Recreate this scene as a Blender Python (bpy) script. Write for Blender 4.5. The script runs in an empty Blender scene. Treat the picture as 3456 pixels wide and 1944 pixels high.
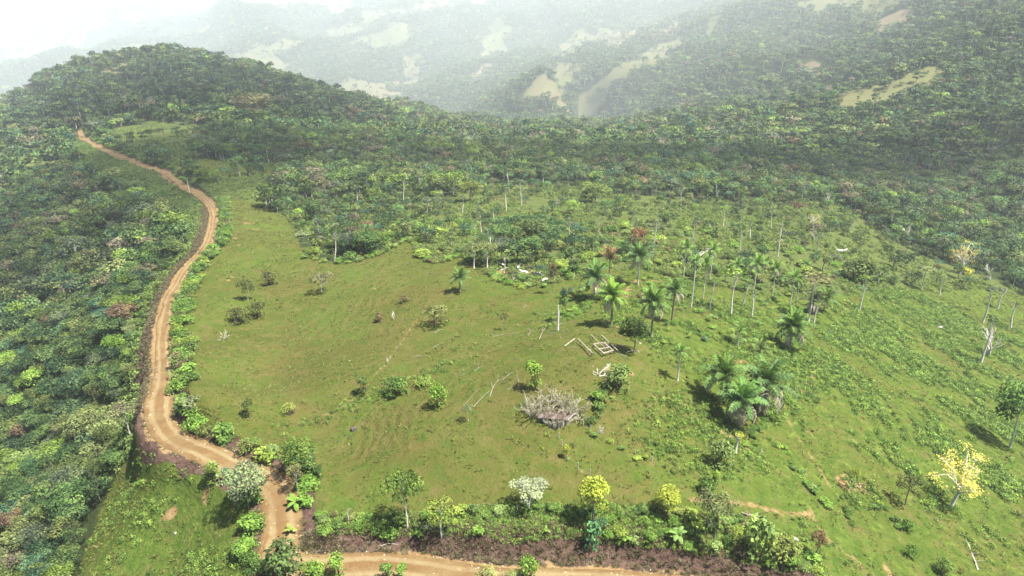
import bpy, math, random
import numpy as np
from mathutils import Vector, Matrix

# ------------------------------------------------------------------ camera, sky, sun, exposure
SC = bpy.context.scene
COL = SC.collection
PITCH = math.radians(22.5)
FOCAL_PX = 2335.0                       # focal length in pixels of the 3456 px wide photograph
cam_data = bpy.data.cameras.new('camera')
cam_data.sensor_width = 36.0
cam_data.lens = 36.0 * FOCAL_PX / 3456.0
cam_data.clip_start = 1.0
cam_data.clip_end = 20000.0
cam = bpy.data.objects.new('camera', cam_data)
COL.objects.link(cam)
cam.location = (0, 0, 0)
cam.rotation_euler = (math.pi / 2 - PITCH, 0, 0)
SC.camera = cam

SUN_EL, SUN_AZ = math.radians(64), math.radians(112)    # azimuth clockwise from the view direction (+Y)
world = bpy.data.worlds.new('World')
SC.world = world
world.use_nodes = True
wn = world.node_tree
wn.nodes.clear()
w_out = wn.nodes.new('ShaderNodeOutputWorld')
w_bg = wn.nodes.new('ShaderNodeBackground')
w_sky = wn.nodes.new('ShaderNodeTexSky')
w_sky.sky_type = 'NISHITA'
w_sky.sun_disc = False
w_sky.sun_elevation = SUN_EL
w_sky.sun_rotation = SUN_AZ
w_sky.altitude = 900
w_sky.air_density = 1.0
w_sky.dust_density = 2.5
w_bg.inputs['Strength'].default_value = 0.052
wn.links.new(w_sky.outputs[0], w_bg.inputs['Color'])
wn.links.new(w_bg.outputs[0], w_out.inputs['Surface'])

sun_data = bpy.data.lights.new('sun', 'SUN')
sun_data.energy = 5.0
sun_data.angle = math.radians(1.5)
sun_data.color = (1.0, 0.95, 0.86)
sun = bpy.data.objects.new('sun', sun_data)
COL.objects.link(sun)
sd = Vector((math.sin(SUN_AZ) * math.cos(SUN_EL), math.cos(SUN_AZ) * math.cos(SUN_EL), math.sin(SUN_EL)))
sun.rotation_euler = sd.to_track_quat('Z', 'Y').to_euler()
sun.location = sd * 400

SC.view_settings.view_transform = 'Standard'
SC.view_settings.look = 'None'
SC.view_settings.gamma = 1.0
SC.view_settings.use_curve_mapping = False
SC.view_settings.exposure = 1.76
SC.render.engine = 'CYCLES'
SC.cycles.use_denoising = True
SC.cycles.max_bounces = 6
SC.cycles.diffuse_bounces = 3
SC.cycles.transmission_bounces = 3
SC.cycles.volume_bounces = 3
SC.cycles.sample_clamp_indirect = 4.0

HAZE_DENSITY = 0.00011
MIST_DENSITY = 0.00029

rng = np.random.default_rng(7)
random.seed(7)

# ------------------------------------------------------------------ small maths helpers
CP, SP = math.cos(PITCH), math.sin(PITCH)


def ray_dirs(px, py):
    """World directions (unit forward depth) of photograph pixels."""
    xc = (np.asarray(px, float) - 1728.0) / FOCAL_PX
    yc = -(np.asarray(py, float) - 972.0) / FOCAL_PX
    return np.stack([xc, CP + yc * SP, -SP + yc * CP], -1)


def to_px(p):
    p = np.asarray(p, float)
    d = p[..., 1] * CP - p[..., 2] * SP
    u = p[..., 1] * SP + p[..., 2] * CP
    d = np.where(np.abs(d) < 1e-3, 1e-3, d)
    return 1728 + FOCAL_PX * p[..., 0] / d, 972 - FOCAL_PX * u / d, d


def hash2(ix, iy, seed):
    h = (ix.astype(np.int64) * 374761393 + iy.astype(np.int64) * 668265263 + seed * 1442695041) & 0xFFFFFFFF
    h = ((h ^ (h >> 13)) * 1274126177) & 0xFFFFFFFF
    h = h ^ (h >> 16)
    return (h & 0xFFFF) / 65535.0


def vnoise(x, y, scale, seed=0):
    """Smooth value noise in -1..1."""
    x = np.asarray(x, float) / scale
    y = np.asarray(y, float) / scale
    ix, iy = np.floor(x), np.floor(y)
    fx, fy = x - ix, y - iy
    ux, uy = fx ** 3 * (fx * (fx * 6 - 15) + 10), fy ** 3 * (fy * (fy * 6 - 15) + 10)
    a, b = hash2(ix, iy, seed), hash2(ix + 1, iy, seed)
    c, d = hash2(ix, iy + 1, seed), hash2(ix + 1, iy + 1, seed)
    return 2 * ((a * (1 - ux) + b * ux) * (1 - uy) + (c * (1 - ux) + d * ux) * uy) - 1


def fbm(x, y, scale, octaves=4, seed=0):
    s, amp, tot = 0.0, 1.0, 0.0
    for o in range(octaves):
        s = s + amp * vnoise(x * 0.8 - y * 0.6, x * 0.6 + y * 0.8, scale, seed + o * 17)
        tot += amp
        amp *= 0.5
        scale *= 0.5
    return s / tot


def smooth(a, b, x):
    t = np.clip((np.asarray(x, float) - a) / (b - a), 0, 1)
    return t * t * (3 - 2 * t)


# ------------------------------------------------------------------ the lie of the land
# surveyed points: photograph pixel and drop below the camera (metres) ...
SURVEY = [
    (1728, 1944, 76), (200, 1944, 98), (600, 1800, 83), (400, 1900, 88), (100, 1800, 108), (50, 1500, 128), (300, 1400, 108), (420, 1450, 95),
    (480, 1520, 84), (650, 1650, 79), (850, 1800, 78),
    (1000, 1860, 77), (1300, 1900, 77), (2000, 1920, 78), (2400, 1944, 79), (940, 1650, 76), (960, 1760, 77), (850, 1590, 75.5), (700, 1520, 76),
    (550, 1400, 77), (545, 1250, 78.5), (540, 1100, 82), (580, 960, 86), (650, 850, 88), (720, 760, 90), (725, 690, 94), (640, 620, 103),
    (540, 555, 112), (440, 525, 121), (370, 500, 127), (280, 445, 130),
    (300, 1050, 108), (100, 1000, 138), (400, 850, 118), (50, 800, 154), (150, 700, 144), (450, 650, 122), (0, 600, 164), (200, 550, 138), (300, 600, 130),
    (700, 560, 112), (900, 550, 118), (900, 700, 94), (1000, 850, 86), (1400, 800, 86), (1250, 840, 86), (1150, 780, 96), (1150, 700, 104), (1100, 600, 116),
    (1500, 1000, 77), (1100, 1000, 84), (850, 1100, 85), (700, 1150, 82), (760, 950, 87), (800, 1300, 82), (1100, 1300, 78.5), (1000, 1450, 79.5), (1150, 1550, 78), (1400, 1450, 74.5),
    (1300, 1650, 75.5), (1700, 1350, 71.5), (2000, 1250, 69), (2050, 1170, 69), (2060, 1090, 71), (1800, 1100, 74.5), (2000, 950, 77.5), (1750, 900, 82), (1790, 870, 84.5),
    (2000, 820, 91), (1800, 700, 104), (1550, 650, 110), (1850, 600, 121), (1800, 520, 136), (1700, 450, 150), (1850, 420, 165), (1700, 370, 176), (1400, 500, 128),
    (2000, 1500, 72), (2000, 1700, 74), (2300, 1500, 74), (2600, 1500, 79), (2900, 1600, 84), (3300, 1700, 95), (3400, 1900, 93), (2700, 1900, 80), (3400, 1400, 108), (3000, 1300, 93), (2700, 1200, 84),
    (2450, 1250, 76), (2450, 1000, 84), (2800, 1050, 96), (3200, 1100, 113), (3450, 1100, 127), (2600, 850, 96), (2850, 850, 106), (3200, 900, 123), (3450, 900, 137),
    (2400, 720, 110), (2800, 700, 121), (3150, 720, 134), (3450, 750, 144), (3450, 600, 128), (3200, 600, 139), (2900, 600, 142), (2500, 600, 131), (2600, 500, 147),
    (2200, 550, 136), (2200, 470, 152),
]
# ... and pixel and forward distance (metres)
SURVEY_FAR = [
    (500, 160, 1000), (0, 370, 880), (0, 460, 790), (250, 235, 960), (700, 196, 1000), (1000, 268, 1050), (1300, 345, 1120), (1500, 410, 1130),
    (600, 272, 920), (400, 315, 850), (300, 380, 790), (700, 330, 850), (550, 420, 720), (1000, 400, 800), (1200, 480, 640), (120, 370, 840),
    (2900, 480, 750), (3200, 450, 700), (3450, 450, 640), (3450, 300, 780), (3200, 300, 860), (3400, 100, 980), (3100, 150, 1050), (2900, 300, 950),
    (2700, 300, 1020), (2600, 400, 880), (2400, 430, 900), (2300, 350, 1120), (2500, 200, 1250), (2800, 150, 1150), (2900, 20, 1380), (3300, -100, 1250),
    (2500, 80, 1500), (2200, 200, 1480), (2050, 290, 1380), (1900, 340, 1320), (2150, 100, 1900),
    (1500, 300, 1750), (1750, 255, 1720), (1860, 215, 1700), (2000, 180, 1720), (2100, 190, 1600), (1640, 285, 1740), (1700, 150, 2150), (1500, 200, 2050), (1200, 150, 2350), (1000, 100, 2500), (1500, 50, 2750), (1900, 50, 2500),
    (2300, 0, 2450), (2000, -150, 3300), (1200, -100, 3300), (300, 215, 2300), (100, 120, 2850), (600, 100, 2650), (300, 15, 3300), (-300, 60, 3200), (700, 10, 3300),
    (2600, -150, 2600),
]
SURVEY_WORLD = [
    (-500, 1450, -265), (-200, 1380, -250), (120, 1330, -225), (-850, 1500, -270), (-1000, 1150, -250), (-780, 650, -225), (-850, 900, -190), (-420, 300, -195), (-220, 100, -145), (-130, 30, -122),
    (320, 120, -128), (500, 300, -155), (620, 600, -115), (950, 900, -10), (1400, 1200, 90), (0, 20, -79), (0, -60, -82), (-100, -30, -98), (110, 0, -92),
    (-1600, 1500, -320), (-1800, 2600, -260), (-1500, 4500, -150), (0, 4800, 260), (1500, 4500, 380), (3000, 3500, 330), (2500, 2000, 260), (-3500, 3500, -250),
]


def survey_points():
    pts = []
    for px, py, drop in SURVEY:
        d = ray_dirs(px, py)
        pts.append(d * (drop / -d[2]))
    for px, py, yy in SURVEY_FAR:
        d = ray_dirs(px, py)
        pts.append(d * (yy / d[1]))
    pts += [np.array(p, float) for p in SURVEY_WORLD]
    return np.array(pts)


_pts = survey_points()


def warp(x, y):
    """Survey spacing grows with distance: fit in log-polar coordinates about a point behind the camera."""
    yy = np.asarray(y, float) + 150.0
    xx = np.asarray(x, float)
    r = np.sqrt(xx * xx + yy * yy) + 1e-6
    return np.log(r) * 3.0, np.arctan2(xx, yy) * 3.0


class Rbf:
    def __init__(self, pts):
        u, v = warp(pts[:, 0], pts[:, 1])
        self.c = np.stack([u, v], 1)
        n = len(pts)
        d = np.linalg.norm(self.c[:, None] - self.c[None], axis=2)
        k = self.k(d) + np.eye(n) * -0.002
        pm = np.c_[np.ones(n), self.c]
        a = np.block([[k, pm], [pm.T, np.zeros((3, 3))]])
        self.w = np.linalg.solve(a, np.r_[pts[:, 2], np.zeros(3)])

    @staticmethod
    def k(d):
        return -np.sqrt(d * d + 0.01)

    def __call__(self, x, y):
        sh = np.shape(x)
        u, v = warp(np.ravel(x), np.ravel(y))
        out = np.empty(len(u))
        n = len(self.c)
        for i in range(0, len(u), 20000):
            d = np.sqrt((u[i:i + 20000, None] - self.c[None, :, 0]) ** 2 + (v[i:i + 20000, None] - self.c[None, :, 1]) ** 2)
            out[i:i + 20000] = self.k(d) @ self.w[:n] + self.w[n] + self.w[n + 1] * u[i:i + 20000] + self.w[n + 2] * v[i:i + 20000]
        return out.reshape(sh)


_rbf = Rbf(_pts)


def raw_height(x, y):
    z = _rbf(x, y)
    r = np.hypot(x, y)
    far = smooth(450, 1300, r)
    z = z + fbm(x, y, 34, 3, 3) * (0.7 + 1.6 * smooth(180, 420, r))
    z = z + far * fbm(x, y, 240, 4, 11) * 20
    gul = 1 - np.abs(fbm(x, y, 330, 3, 37)) * 2
    z = z + smooth(800, 1250, r) * (gul - 0.5) * 26
    z = z + smooth(560, 760, r) * smooth(1500, 1100, r) * fbm(x, y, 120, 3, 19) * 9
    rid = 1 - np.abs(fbm(x * 1.0, y * 0.75, 620, 4, 29)) * 2
    z = z + smooth(1700, 2500, r) * (rid - 0.45) * 105
    return z


# polar grid of the ground
N_R, N_A = 640, 470
A_MAX = math.radians(74)
R_MIN, R_MAX = 22.0, 6500.0
GR = R_MIN * (R_MAX / R_MIN) ** (np.arange(N_R) / (N_R - 1.0))
GA = np.linspace(-A_MAX, A_MAX, N_A)
GX = GR[:, None] * np.sin(GA)[None, :]
GY = GR[:, None] * np.cos(GA)[None, :]
GZ = raw_height(GX, GY)


def ground(x, y):
    """Height of the ground mesh (bilinear on its own grid)."""
    x, y = np.asarray(x, float), np.asarray(y, float)
    r = np.clip(np.hypot(x, y), R_MIN, R_MAX * 0.999)
    a = np.clip(np.arctan2(x, y), -A_MAX, A_MAX * 0.9999)
    i = np.clip(np.log(r / R_MIN) / math.log(R_MAX / R_MIN) * (N_R - 1), 0, N_R - 1.001)
    j = np.clip((a + A_MAX) / (2 * A_MAX) * (N_A - 1), 0, N_A - 1.001)
    i0, j0 = i.astype(int), j.astype(int)
    fi = (r - GR[i0]) / (GR[i0 + 1] - GR[i0])
    fj = j - j0
    return (GZ[i0, j0] * (1 - fj) + GZ[i0, j0 + 1] * fj) * (1 - fi) + (GZ[i0 + 1, j0] * (1 - fj) + GZ[i0 + 1, j0 + 1] * fj) * fi


_T = 40 * (5500 / 40.0) ** (np.arange(1400) / 1399.0)


def on_ground(px, py, up=0.0):
    """The point of the ground that the photograph shows at a pixel (N x 3); the far end of the ray where it meets none."""
    px, py = np.atleast_1d(np.asarray(px, float)), np.atleast_1d(np.asarray(py, float))
    out = np.empty((len(px), 3))
    for k in range(0, len(px), 400):
        d = ray_dirs(px[k:k + 400], py[k:k + 400])
        p = d[:, None, :] * _T[None, :, None]
        under = p[..., 2] < ground(p[..., 0], p[..., 1]) + up
        idx = np.where(under.any(1), under.argmax(1), len(_T) - 1)
        lo, hi = _T[np.maximum(idx - 1, 0)], _T[idx]
        for _ in range(12):
            mid = (lo + hi) / 2
            q = d * mid[:, None]
            u = q[:, 2] < ground(q[:, 0], q[:, 1]) + up
            hi = np.where(u, mid, hi)
            lo = np.where(u, lo, mid)
        q = d * hi[:, None]
        q[:, 2] = ground(q[:, 0], q[:, 1]) + up
        out[k:k + 400] = q
    return out


def at(px, py, up=0.0):
    return on_ground([px], [py], up)[0]


def poly_world(pp):
    return on_ground([p[0] for p in pp], [p[1] for p in pp])[:, :2]


def inside(poly, x, y):
    x, y = np.asarray(x, float), np.asarray(y, float)
    r = np.zeros(x.shape, bool)
    n = len(poly)
    for i in range(n):
        x0, y0 = poly[i]
        x1, y1 = poly[(i + 1) % n]
        if y0 == y1:
            continue
        c = ((y0 > y) != (y1 > y)) & (x < (x1 - x0) * (y - y0) / (y1 - y0) + x0)
        r ^= c
    return r


def catmull(p, step):
    p = np.asarray(p, float)
    q = np.vstack([2 * p[0] - p[1], p, 2 * p[-1] - p[-2]])
    out = []
    for i in range(1, len(q) - 2):
        n = max(2, int(np.linalg.norm(q[i + 1] - q[i]) / step))
        t = (np.arange(n) / n)[:, None]
        out.append(0.5 * (2 * q[i] + (q[i + 1] - q[i - 1]) * t + (2 * q[i - 1] - 5 * q[i] + 4 * q[i + 1] - q[i + 2]) * t ** 2
                          + (3 * q[i] - q[i - 1] - 3 * q[i + 1] + q[i + 2]) * t ** 3))
    out.append(p[-1:])
    return np.vstack(out)


def seg_dist(line, x, y):
    """Distance of points to a polyline, arc index of the nearest point and signed side (+ = left of travel)."""
    x, y = np.ravel(x), np.ravel(y)
    best = np.full(len(x), 1e9)
    arc = np.zeros(len(x))
    side = np.zeros(len(x))
    for i in range(len(line) - 1):
        ax, ay = line[i][:2]
        dx, dy = line[i + 1][0] - ax, line[i + 1][1] - ay
        l2 = dx * dx + dy * dy + 1e-9
        t = np.clip(((x - ax) * dx + (y - ay) * dy) / l2, 0, 1)
        ex, ey = x - ax - t * dx, y - ay - t * dy
        d = np.hypot(ex, ey)
        m = d < best
        best = np.where(m, d, best)
        arc = np.where(m, i + t, arc)
        side = np.where(m, np.sign(dx * ey - dy * ex), side)
    return best, arc, side

# ------------------------------------------------------------------ roads: bench them into the ground
ROAD_UPPER = [(268, 438), (278, 462), (330, 492), (385, 518), (440, 540), (500, 560), (560, 585), (620, 625), (680, 660), (722, 700), (726, 740), (716, 790), (695, 838),
              (655, 880), (622, 920), (598, 960), (575, 1010), (556, 1070), (548, 1140), (553, 1210), (551, 1270), (541, 1330), (536, 1390), (560, 1448), (620, 1490), (700, 1525),
              (780, 1565), (860, 1592), (915, 1620), (943, 1670), (950, 1730), (948, 1800), (930, 1860)]
ROAD_LOWER = [(930, 1855), (985, 1888), (1060, 1892), (1160, 1891), (1280, 1891), (1400, 1895), (1550, 1905), (1700, 1916), (1850, 1928), (2050, 1942), (2250, 1958), (2500, 1990), (2750, 2040)]
_ru = on_ground(*np.array(ROAD_UPPER).T)
_rl = on_ground(*np.array(ROAD_LOWER).T)
ROAD = catmull(np.vstack([_ru, _rl[1:]]), 2.0)
for _ in range(30):                                     # a road keeps an even grade
    ROAD[1:-1, 2] = (ROAD[:-2, 2] + ROAD[1:-1, 2] * 2 + ROAD[2:, 2]) / 4
N_UP = int(np.argmin(np.hypot(ROAD[:, 0] - _ru[-1, 0], ROAD[:, 1] - _ru[-1, 1])))
_s = np.arange(len(ROAD))
ROAD_HALF = 1.62 + 0.35 * vnoise(_s, _s * 0, 9, 5) + 0.95 * smooth(N_UP - 70, N_UP - 10, _s)
ROAD_CUT = 0.5 + 1.2 * smooth(N_UP - 8, N_UP + 6, _s)   # how far the road lies below the natural ground
ROAD[:, 2] -= ROAD_CUT


def near_road(reach=30):
    """Grid vertices near the road, with distance, arc index and side."""
    lo, hi = ROAD[:, :2].min(0) - reach, ROAD[:, :2].max(0) + reach
    m = (GX > lo[0]) & (GX < hi[0]) & (GY > lo[1]) & (GY < hi[1])
    ii = np.argwhere(m)
    d, a, s = seg_dist(ROAD[::2], GX[m], GY[m])
    return ii, d, a * 2, s


_ii, _rd, _ra, _rs = near_road()
ROAD_D = np.full(GX.shape, 99.0)
ROAD_S = np.zeros(GX.shape)
ROAD_D[_ii[:, 0], _ii[:, 1]] = _rd
ROAD_S[_ii[:, 0], _ii[:, 1]] = _rs
_rz = np.interp(_ra, _s, ROAD[:, 2])
_rh = np.interp(_ra, _s, ROAD_HALF)
_edge = smooth(_rh + 0.7, _rh + 4.2, _rd + 0.8 * vnoise(GX[_ii[:, 0], _ii[:, 1]], GY[_ii[:, 0], _ii[:, 1]], 4, 8))
GZ[_ii[:, 0], _ii[:, 1]] = _rz * (1 - _edge) + GZ[_ii[:, 0], _ii[:, 1]] * _edge

# ------------------------------------------------------------------ what covers the ground (outlines in world metres)
MEADOW = poly_world([(660, 860), (690, 800), (735, 700), (760, 668), (800, 672), (880, 690), (960, 728), (1005, 790), (1025, 862), (1100, 884), (1200, 886), (1290, 862),
                     (1370, 806), (1395, 812), (1400, 870), (1470, 885), (1560, 850), (1640, 905), (1660, 935), (1740, 966), (1830, 962), (1960, 935), (2040, 905), (2200, 915),
                     (2400, 960), (2560, 985), (2760, 1000), (2900, 985), (3060, 965), (3200, 935), (3330, 960), (3470, 1000), (3900, 1150), (3900, 2100), (2850, 2100), (2800, 1944),
                     (2760, 1880), (2640, 1800), (2500, 1738), (2330, 1725), (2150, 1712), (2000, 1700), (1800, 1702), (1600, 1712), (1430, 1730), (1270, 1742), (1150, 1738),
                     (1050, 1725), (1020, 1690), (1075, 1600), (1000, 1560), (900, 1525), (800, 1480), (720, 1435), (640, 1395), (612, 1340), (610, 1200), (620, 1050), (645, 930)])
LOWER_FIELD = poly_world([(470, 1512), (560, 1540), (660, 1590), (740, 1660), (860, 1700), (880, 1800), (860, 2100), (270, 2100), (285, 1860), (330, 1740), (375, 1640), (420, 1560)])
SCRUB = poly_world([(1370, 800), (1420, 740), (1520, 665), (1640, 620), (1900, 625), (2120, 655), (2350, 668), (2600, 690), (2760, 680), (2900, 720), (3000, 800), (3130, 870),
                    (3250, 905), (3450, 985), (3300, 975), (3050, 975), (2760, 1005), (2400, 965), (2200, 920), (2040, 910), (1960, 940), (1840, 965), (1740, 970), (1650, 930),
                    (1560, 855), (1470, 888), (1400, 870)])
THICKET = poly_world([(900, 692), (960, 728), (1005, 790), (1025, 862), (1100, 884), (1200, 886), (1290, 862), (1370, 806), (1420, 740), (1500, 668), (1300, 645), (1100, 680), (960, 672)])
UPPER_FIELD = poly_world([(575, 547), (700, 540), (920, 548), (965, 572), (880, 588), (780, 598), (700, 615), (645, 602)])
BUSHY_FIELD = poly_world([(645, 606), (700, 620), (780, 602), (880, 592), (965, 576), (940, 645), (880, 690), (800, 674), (760, 668), (736, 700), (715, 660)])
HIGH_FIELD = poly_world([(345, 448), (430, 425), (560, 412), (680, 425), (690, 470), (640, 535), (560, 548), (500, 545), (430, 515), (380, 480)])
CLEARINGS = [poly_world(p) for p in (
    [(1870, 190), (1905, 165), (1985, 140), (1990, 160), (1950, 180), (1940, 208), (1890, 200)], [(1858, 208), (1890, 205), (1935, 220), (1905, 245), (1885, 290), (1870, 260)],
    [(2300, 122), (2315, 150), (2250, 205), (2120, 262), (2040, 300), (1925, 375), (1905, 350), (1960, 300), (2060, 245), (2150, 195), (2200, 150)],
    [(2190, 110), (2240, 92), (2305, 75), (2310, 95), (2250, 115), (2210, 130)], [(2010, 150), (2090, 120), (2150, 98), (2190, 100), (2130, 130), (2060, 170)],
    [(2660, 25), (2740, 0), (2900, -20), (3060, -15), (3040, 25), (2990, 42), (2920, 50), (2850, 34), (2760, 40)], [(2938, 118), (2965, 75), (3040, 35), (3085, 25), (3080, 55), (3040, 85), (2985, 105)],
    [(2688, 228), (2770, 217), (2808, 220), (2795, 242), (2700, 250)], [(2800, 345), (2880, 300), (3010, 268), (3120, 225), (3195, 215), (3180, 260), (3120, 310), (2990, 350), (2860, 372)],
    [(385, 330), (440, 312), (500, 325), (520, 355), (440, 352)], [(350, 238), (400, 218), (432, 222), (420, 250), (370, 268)], [(700, 312), (800, 330), (815, 345), (760, 342)],
    [(895, 360), (980, 372), (1010, 395), (930, 385)], [(1040, 408), (1090, 408), (1110, 422), (1060, 425)], [(1350, 215), (1400, 180), (1420, 190), (1400, 240), (1365, 250)],
    [(1990, 90), (2020, 75), (2070, 105), (2020, 120)], [(1570, 255), (1620, 225), (1690, 210), (1640, 250), (1600, 272)])]
DRY_CLEARING = [False, False, False, True, True, False, True, True, False, True, False, False, False, False, False, False, True]

TRAILS = [  # trodden earth: pixels and half width in metres
    ([(1000, 1425), (1100, 1400), (1200, 1340), (1290, 1240), (1350, 1160), (1400, 1090), (1450, 1020), (1540, 960), (1640, 925)], 0.28, .7),
    ([(2300, 1390), (2370, 1425), (2455, 1466)], 0.35, .5), ([(2440, 1458), (2480, 1478), (2512, 1502)], 0.5, 1), ([(2512, 1502), (2570, 1550)], 0.3, .6), ([(2690, 1330), (2730, 1280), (2770, 1230)], 0.75, .85),
    ([(2640, 1380), (2670, 1440), (2730, 1530), (2770, 1590), (2800, 1650)], 0.35, .62), ([(2330, 1685), (2450, 1693), (2560, 1708), (2640, 1730), (2720, 1738), (2735, 1722)], 0.55, .75),
    ([(2740, 1745), (2800, 1820), (2870, 1880), (2950, 1944)], 0.5, .58), ([(2985, 1905), (3010, 1950)], 0.4, .8), ([(2110, 1000), (2130, 955), (2180, 945), (2250, 950)], 0.9, .75),
    ([(1890, 1540), (1930, 1570), (1980, 1600)], 0.3, .5), ([(2440, 1225), (2480, 1215), (2520, 1222)], 0.7, .8),
]
SOIL_SPOTS = [(838, 752, 4.5, 1.6), (865, 775, 1.4, .7), (805, 830, .6, 3), (795, 800, .6, 3), (775, 940, .6, 2.5), (2850, 1632, 2.2, 1.2), (2925, 1655, 1.8, 1), (2870, 1625, 2, 1),
              (1705, 918, 9, 2.0), (1790, 918, 6, 1.2), (695, 1668, 1.0, .8), (570, 1735, 2, .8), (2085, 1250, 3, 1), (2090, 1105, 1.5, 1), (1265, 975, 1.2, .6),
              (222, 760, 3.5, 9), (215, 850, 2.5, 6), (310, 280, 4, 10), (318, 300, 4, 8)]
HEDGE = poly_world([(985, 1690), (1050, 1733), (1150, 1745), (1430, 1737), (1600, 1722), (1800, 1712), (2000, 1708), (2150, 1718), (2330, 1738), (2500, 1750), (2640, 1815), (2750, 1890),
                    (2790, 1950), (2540, 1950), (2480, 1900), (2250, 1872), (2050, 1852), (1900, 1842), (1700, 1836), (1550, 1822), (1400, 1812), (1250, 1810), (1060, 1812), (990, 1785)])

gx, gy, gz = GX.ravel(), GY.ravel(), GZ.ravel()
gr = np.hypot(gx, gy)
MASK_NAMES = ('meadow', 'scrub', 'soil', 'bank', 'clearing', 'dryness', 'weed', 'hedge')


def grass_cover(x, y):
    """0..1 how open the ground is (1: pasture, between: scrub, 0: under trees)."""
    jx, jy = fbm(x, y, 9, 2, 71), fbm(x, y, 9, 2, 72)
    s = 0.6 + 9.0 * smooth(250, 750, np.hypot(x, y))
    x, y = x + jx * s, y + jy * s
    m = inside(MEADOW, x, y) | inside(LOWER_FIELD, x, y) | inside(UPPER_FIELD, x, y)
    return np.where(m, 1.0, np.where(inside(SCRUB, x, y) | inside(BUSHY_FIELD, x, y) | inside(HIGH_FIELD, x, y), 0.5, 0.0))


def clearing_cover(x, y):
    r = np.hypot(x, y)
    out = np.zeros(np.shape(x))
    dry = np.zeros(np.shape(x))
    x0, y0 = x, y
    x, y = x + fbm(x, y, 45, 4, 73) * 0.015 * r, y + fbm(x, y, 45, 4, 74) * 0.015 * r
    for p, d in zip(CLEARINGS, DRY_CLEARING):
        m = inside(p, x, y)
        out[m] = 1
        dry[m] = 1 if d else 0.25
    # grassy gaps strewn over the far mountainsides
    x, y = x0 + fbm(x0, y0, 110, 5, 78) * 0.05 * r, y0 + fbm(x0, y0, 110, 5, 79) * 0.05 * r
    f = fbm(x * 1.5, y, 210, 4, 75)
    m = (f > 0.24) & (r > 1250)
    out[m] = 1
    dry[m] = np.clip(0.45 + fbm(x, y, 160, 2, 76), 0, 1)[m]
    return out, dry


cover_v = grass_cover(gx, gy)
clear_v, cdry_v = clearing_cover(gx, gy)
meadow_v = (cover_v == 1).astype(float)
scrub_v = (cover_v == 0.5).astype(float)
soil_v = np.zeros(len(gx))
near_m = gr < 1300
for line, hw, st_ in TRAILS:
    w = catmull(on_ground(*np.array(line, float).T), 3)
    m = near_m & (gx > w[:, 0].min() - 6) & (gx < w[:, 0].max() + 6) & (gy > w[:, 1].min() - 6) & (gy < w[:, 1].max() + 6)
    d, _, _ = seg_dist(w, gx[m], gy[m])
    soil_v[m] = np.maximum(soil_v[m], 0.85 * st_ * (1 - smooth(hw * 0.4, hw * 1.5 + 0.5, d)))
for px, py, rx, ry in SOIL_SPOTS:
    c = at(px, py)
    d = np.hypot((gx - c[0]) / rx, (gy - c[1]) / (ry * 1.6))
    soil_v = np.maximum(soil_v, 1 - smooth(0.4, 1.25, d + 0.35 * vnoise(gx, gy, 1.5, 4)))
rd, rs = ROAD_D.ravel(), ROAD_S.ravel()
lower = gy < 100                                        # the near leg of the road
rough = 0.9 * vnoise(gx, gy, 5, 81) + 0.5 * vnoise(gx, gy, 2, 82)
soil_v = np.maximum(soil_v, 1 - smooth(2.6, 3.8, rd + rough * 0.8))
bank_left = np.where(gy > 125, 4.6 + 3.0 * vnoise(gx, gy, 30, 83), 2.0)      # strip of dead brush on the outer side of the ridge road
bank_right = np.where(gy > 125, 1.6, 2.6)
# travel runs from far to near: + side is the walker's left = the picture's right on the ridge
reach = np.where(rs > 0, bank_right, bank_left)
reach = np.where((gy < 86) & (rs > 0), 5.6, reach)
bank_v = np.where(rd < 60, 1 - smooth(reach, reach + 1.3, rd + rough * 0.7 - 2.2), 0)
dry_v = np.clip(0.5 + 0.55 * fbm(gx, gy, 26, 3, 91) + 0.25 * fbm(gx, gy, 6, 2, 92), 0, 1)
weed_v = np.clip(smooth(20, 60, gx) * 0.9 + smooth(2, 14, gx) * (gy > 95) * 0.3, 0, 1)
weed_v = np.where(inside(LOWER_FIELD, gx, gy), 0.8, weed_v)
hedge_v = ((cover_v == 0) & (gy < 102) & (gx > -62) & (gx < 60)).astype(float)

masks = dict(meadow=meadow_v, scrub=scrub_v, soil=soil_v, bank=bank_v, clearing=clear_v, dryness=np.where(clear_v > 0, cdry_v, dry_v), weed=weed_v, hedge=hedge_v)


# ------------------------------------------------------------------ meshes and materials
def new_mesh(name, verts, quads=None, tris=None, smooth_shade=False, attrs=None):
    me = bpy.data.meshes.new(name)
    verts = np.asarray(verts, np.float32)
    q = np.zeros((0, 4), np.int32) if quads is None else np.asarray(quads, np.int32).reshape(-1, 4)
    t = np.zeros((0, 3), np.int32) if tris is None else np.asarray(tris, np.int32).reshape(-1, 3)
    me.vertices.add(len(verts))
    me.vertices.foreach_set('co', verts.ravel())
    me.loops.add(q.size + t.size)
    me.loops.foreach_set('vertex_index', np.r_[q.ravel(), t.ravel()])
    me.polygons.add(len(q) + len(t))
    starts = np.r_[np.arange(len(q)) * 4, q.size + np.arange(len(t)) * 3].astype(np.int32)
    me.polygons.foreach_set('loop_start', starts)
    me.polygons.foreach_set('use_smooth', np.full(len(q) + len(t), smooth_shade))
    me.update(calc_edges=True)
    me.validate()
    for k, v in (attrs or {}).items():
        a = me.attributes.new(k, 'FLOAT', 'POINT')
        a.data.foreach_set('value', np.asarray(v, np.float32))
    return me


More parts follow.
